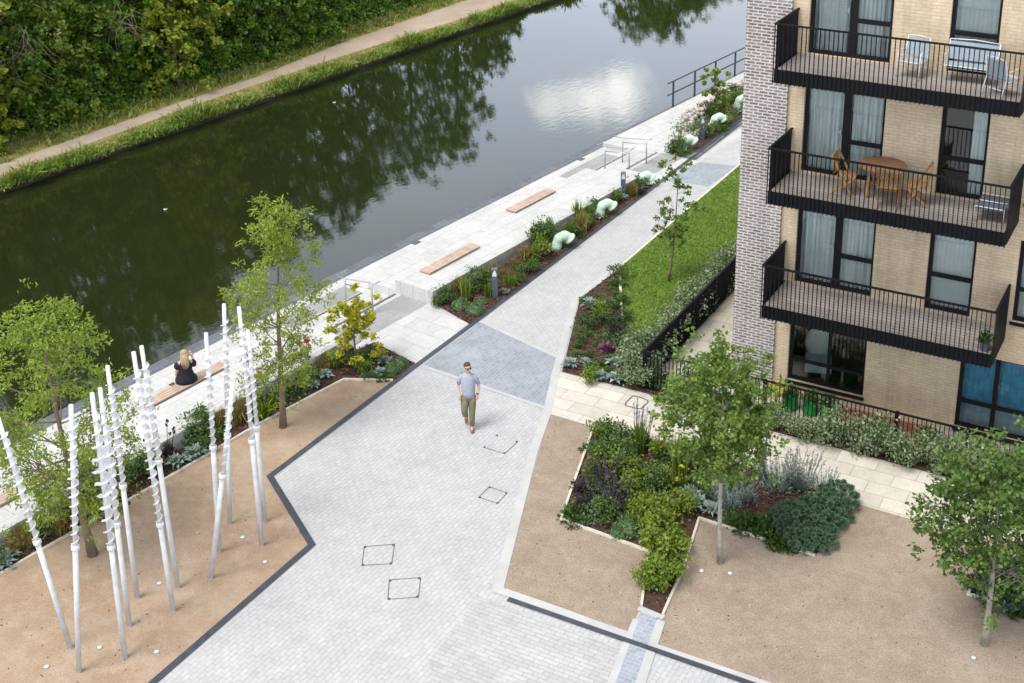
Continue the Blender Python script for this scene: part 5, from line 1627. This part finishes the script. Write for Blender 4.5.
hf = np.array([-0.45, 0.89, -0.05]); hf /= np.linalg.norm(hf)
face(mb, (0, 0.03, 1.675), hf)
hand(mb, (-0.225, 0.07, 0.95), (0.12, 0.25, -1), (1, 0, 0.1), (0.1, 1, 0.2))
hand(mb, (0.215, 0.08, 0.95), (-0.12, 0.25, -1), (-1, 0, 0.1), (-0.1, 1, 0.2))
obj('body', mb, M['skin'], man, smooth=True)
mb = MB()
loft(mb, [(0, 0.01, 0.90, 0.165, 0.125), (0, 0.01, 1.0, 0.17, 0.128), (0, 0.01, 1.15, 0.175, 0.13), (0, 0.01, 1.30, 0.185, 0.132), (0, 0.0, 1.40, 0.185, 0.12), (0, 0.0, 1.465, 0.15, 0.098), (0, 0.005, 1.515, 0.075, 0.07)])
for s in (-1, 1):
    mb.tube([(s*0.10, 0, 1.43), (s*0.165, 0, 1.42), (s*0.205, -0.02, 1.33), (s*0.24, -0.04, 1.22)], [0.055, 0.062, 0.058, 0.055], 12)
obj('t_shirt', mb, M['shirt'], man, smooth=True)
mb = MB()
loft(mb, [(0, 0.0, 0.78, 0.10, 0.10), (0, 0.0, 0.84, 0.18, 0.125), (0, 0.005, 0.93, 0.165, 0.122), (0, 0.01, 0.99, 0.155, 0.118)])
mb.tube([(-0.095, 0, 0.90), (-0.09, 0.035, 0.70), (-0.085, 0.07, 0.50), (-0.078, 0.06, 0.30), (-0.072, 0.05, 0.14)], [0.105, 0.098, 0.08, 0.07, 0.062], 12)
mb.tube([(0.095, 0, 0.90), (0.10, 0.07, 0.70), (0.10, 0.13, 0.54), (0.097, 0.03, 0.42), (0.09, -0.17, 0.29)], [0.105, 0.098, 0.084, 0.074, 0.062], 12)
obj('trousers', mb, M['trousers'], man, smooth=True)
for pts in ([(-0.07, 0.01, 0.05), (-0.07, 0.08, 0.05), (-0.08, 0.17, 0.042), (-0.085, 0.235, 0.036)], [(0.09, -0.27, 0.25), (0.09, -0.26, 0.18), (0.09, -0.23, 0.10), (0.09, -0.19, 0.045)]):
    mb = MB(); mb.tube(pts, [0.042, 0.05, 0.048, 0.03], 10); obj('shoe', mb, M['shoe'], man, smooth=True)
mb = MB()
mb.ellipsoid(np.array((0, 0.03, 1.735))-hf*0.028, (0.084, 0.088, 0.058), 14, 9)
mb.ellipsoid(np.array((0, 0.03, 1.69))-hf*0.05, (0.084, 0.07, 0.085), 14, 9)
obj('hair', mb, M['hair_dark'], man, smooth=True)
mb = MB(); s = np.cross(hf, [0, 0, 1]); c = np.array((0, 0.03, 1.685))
for q in (-1, 1):
    mb.ellipsoid(c+hf*0.097+s*q*0.034, (0.028, 0.028, 0.02), 8, 6); mb.bar(c+hf*0.09+s*q*0.06, c-hf*0.01+s*q*0.088, 0.006, 0.008)
obj('sunglasses', mb, M['darkglass'], man, smooth=True)
mb = MB(); mb.tube([(-0.228, 0.06, 0.975), (-0.232, 0.05, 1.0)], 0.038, 10); obj('watch', mb, M['darkglass'], man)

gl_ = at(184, 380.5, 0.175); gu, gv = uvof(gl_)
rz_g = math.radians(140)-PI/2
woman = thing('person', 'woman with long blond hair in a black dress sitting on a timber bench', 'person', tuple(W(gu, 1.46, 0.175)), rz_g)
mb = MB()
V = [(0, 0, 0.10), (0, 0.0, 0.26), (0, 0.01, 0.42), (0, 0.0, 0.53), (0, 0.01, 0.61), (0, 0.03, 0.69), (0, 0.04, 0.77), (0, 0.03, 0.835),
     (-0.10, 0.08, 0.08), (-0.11, 0.44, 0.07), (-0.11, 0.42, -0.36), (-0.11, 0.56, -0.44), (0.10, 0.08, 0.08), (0.10, 0.44, 0.07), (0.09, 0.46, -0.36), (0.09, 0.60, -0.44),
     (-0.15, 0.0, 0.53), (-0.23, 0.02, 0.28), (-0.21, 0.16, 0.10), (0.15, 0.0, 0.53), (0.25, 0.10, 0.33), (0.20, 0.22, 0.55)]
R_ = [0.13, 0.11, 0.115, 0.105, 0.045, 0.06, 0.082, 0.065, 0.085, 0.06, 0.038, 0.03, 0.085, 0.06, 0.038, 0.03, 0.05, 0.036, 0.027, 0.05, 0.036, 0.027]
skin(mb, V, E_, R_)
face(mb, (0, 0.035, 0.76), (0.15, 1, -0.15))
hand(mb, (-0.21, 0.16, 0.10), (0.1, 0.9, -0.3), (0.2, -0.2, -1), (1, 0, 0))
hand(mb, (0.20, 0.22, 0.55), (-0.15, 0.2, 1), (-0.6, 0.6, 0), (-0.6, -0.5, 0.2))
obj('body', mb, M['skin'], woman, smooth=True)
mb = MB()
loft(mb, [(0, 0.08, -0.005, 0.27, 0.27), (0, 0.07, 0.08, 0.265, 0.24), (0, 0.03, 0.16, 0.21, 0.18), (0, 0.01, 0.25, 0.155, 0.125), (0, 0.01, 0.38, 0.165, 0.13), (0, 0.0, 0.50, 0.18, 0.12), (0, 0.0, 0.57, 0.13, 0.09), (0, 0.005, 0.60, 0.06, 0.055)], 26)
loft(mb, [(0, 0.34, -0.01, 0.22, 0.20), (0, 0.30, 0.10, 0.21, 0.22), (0, 0.26, 0.15, 0.17, 0.18)], 22)
mb.ellipsoid((-0.185, 0.0, 0.47), (0.085, 0.085, 0.10), 12, 8); mb.ellipsoid((0.19, 0.02, 0.47), (0.085, 0.085, 0.10), 12, 8)
obj('dress', mb, M['dress'], woman, smooth=True)
mb = MB(); mb.ellipsoid((0, 0.015, 0.785), (0.092, 0.098, 0.095), 14, 10)
rng = np.random.default_rng(9)
for i in range(26):
    x = rng.uniform(-0.085, 0.085); y = -0.045-0.03*math.cos(x*18)+rng.normal(0, 0.01); l = rng.uniform(0.26, 0.40)
    mb.tube([(x*0.8, y+0.02, 0.80), (x, y-0.02, 0.70), (x*1.05, y-0.065, 0.58), (x*0.8+rng.normal(0, 0.012), y-0.07, 0.80-l)], [0.022, 0.024, 0.021, 0.005], 6)
obj('hair', mb, M['hair_blond'], woman, smooth=True)
q = at(171.5, 384.5, 0.18)
t_ = thing('sunglasses', 'brown folded sunglasses lying on the bench beside the seated woman', 'sunglasses', (q[0], q[1], 0.178), CANAL_ROT)
mb = MB()
for s in (-1, 1): mb.tube([(s*0.04+0.032*math.cos(a), 0.028*math.sin(a), 0.02) for a in np.linspace(0, 2*PI, 13)], 0.007, 6); mb.ellipsoid((s*0.04, 0, 0.02), (0.032, 0.028, 0.004), 10, 4)
mb.bar((-0.075, -0.02, 0.012), (0.06, -0.06, 0.012), 0.008, 0.012); mb.bar((0.075, -0.02, 0.012), (-0.06, -0.075, 0.012), 0.008, 0.012)
obj('frame', mb, M['hair_dark'], t_)

# ================================================================== LIGHT
SUN_EL, SUN_AZ = math.radians(62), math.radians(250)     # azimuth: counter-clockwise from +x
sd = np.array([math.cos(SUN_EL)*math.cos(SUN_AZ), math.cos(SUN_EL)*math.sin(SUN_AZ), math.sin(SUN_EL)])
ld = bpy.data.lights.new('sun', 'SUN'); ld.energy = 2.1; ld.angle = math.radians(26); ld.color = (1.0, 0.965, 0.91)
lo = bpy.data.objects.new('sun', ld); COL.objects.link(lo)
lo.rotation_euler = Vector(tuple(sd)).to_track_quat('Z', 'Y').to_euler()
lo.location = (0, 0, 60)

wd = bpy.data.worlds.new('World'); sc.world = wd; wd.use_nodes = True
nt = wd.node_tree; nt.nodes.clear()
out = nt.nodes.new('ShaderNodeOutputWorld'); bg = nt.nodes.new('ShaderNodeBackground')
sky = nt.nodes.new('ShaderNodeTexSky'); sky.sky_type = 'NISHITA'; sky.sun_disc = False
sky.sun_elevation = SUN_EL; sky.sun_rotation = PI/2-SUN_AZ
sky.air_density = 1.0; sky.dust_density = 1.5
tc = nt.nodes.new('ShaderNodeTexCoord')
mp = nt.nodes.new('ShaderNodeMapping'); mp.inputs['Scale'].default_value = (1, 1, 2.2)
nt.links.new(tc.outputs['Generated'], mp.inputs[0])
cl = noise(nt, mp.outputs[0], 2.1, 6, 0.55)
fac = ramp(nt, cl, [(0.40, 0.62), (0.62, 0.97)])
cloudc = ramp(nt, cl, [(0.40, (9.0, 9.4, 10.2)), (0.70, (6.4, 6.7, 7.2))])
skyc = mixc(nt, fac, sky.outputs[0], cloudc)
# the one bright cloud low over the far bank
bd_ = np.array([math.cos(math.radians(17.6))*math.cos(math.radians(116.3)), math.cos(math.radians(17.6))*math.sin(math.radians(116.3)), math.sin(math.radians(17.6))])
sub = nd(nt, 'ShaderNodeVectorMath', operation='SUBTRACT'); sub.inputs[1].default_value = tuple(bd_); nt.links.new(tc.outputs['Generated'], sub.inputs[0])
sca = nd(nt, 'ShaderNodeVectorMath', operation='MULTIPLY'); sca.inputs[1].default_value = (1, 1, 2.0); nt.links.new(sub.outputs[0], sca.inputs[0])
ln = nd(nt, 'ShaderNodeVectorMath', operation='LENGTH'); nt.links.new(sca.outputs[0], ln.inputs[0])
nz = noise(nt, tc.outputs['Generated'], 9, 6, 0.65)
ad = nd(nt, 'ShaderNodeMath', operation='MULTIPLY_ADD', i_1=0.22); nt.links.new(nz, ad.inputs[0]); nt.links.new(ln.outputs['Value'], ad.inputs[2])
bf = ramp(nt, ad.outputs[0], [(0.108, 1.0), (0.142, 0.0)])
skyc = mixc(nt, bf, skyc, (16.5, 15.8, 14.6))
sep = nt.nodes.new('ShaderNodeSeparateXYZ'); nt.links.new(tc.outputs['Generated'], sep.inputs[0])
skyc = mixc(nt, 1.0, skyc, ramp(nt, sep.outputs[2], [(0.0, (1.75, 1.82, 1.95)), (0.32, (1.60, 1.66, 1.76)), (0.62, (0.78, 0.76, 0.73))]), 'MULTIPLY')
nt.links.new(skyc, bg.inputs[0]); bg.inputs[1].default_value = 0.102
nt.links.new(bg.outputs[0], out.inputs[0])

vs = sc.view_settings
vs.view_transform = 'Standard'; vs.look = 'None'; vs.exposure = 0.76; vs.gamma = 1.0; vs.use_curve_mapping = False
sc.render.resolution_x = 1024; sc.render.resolution_y = 683
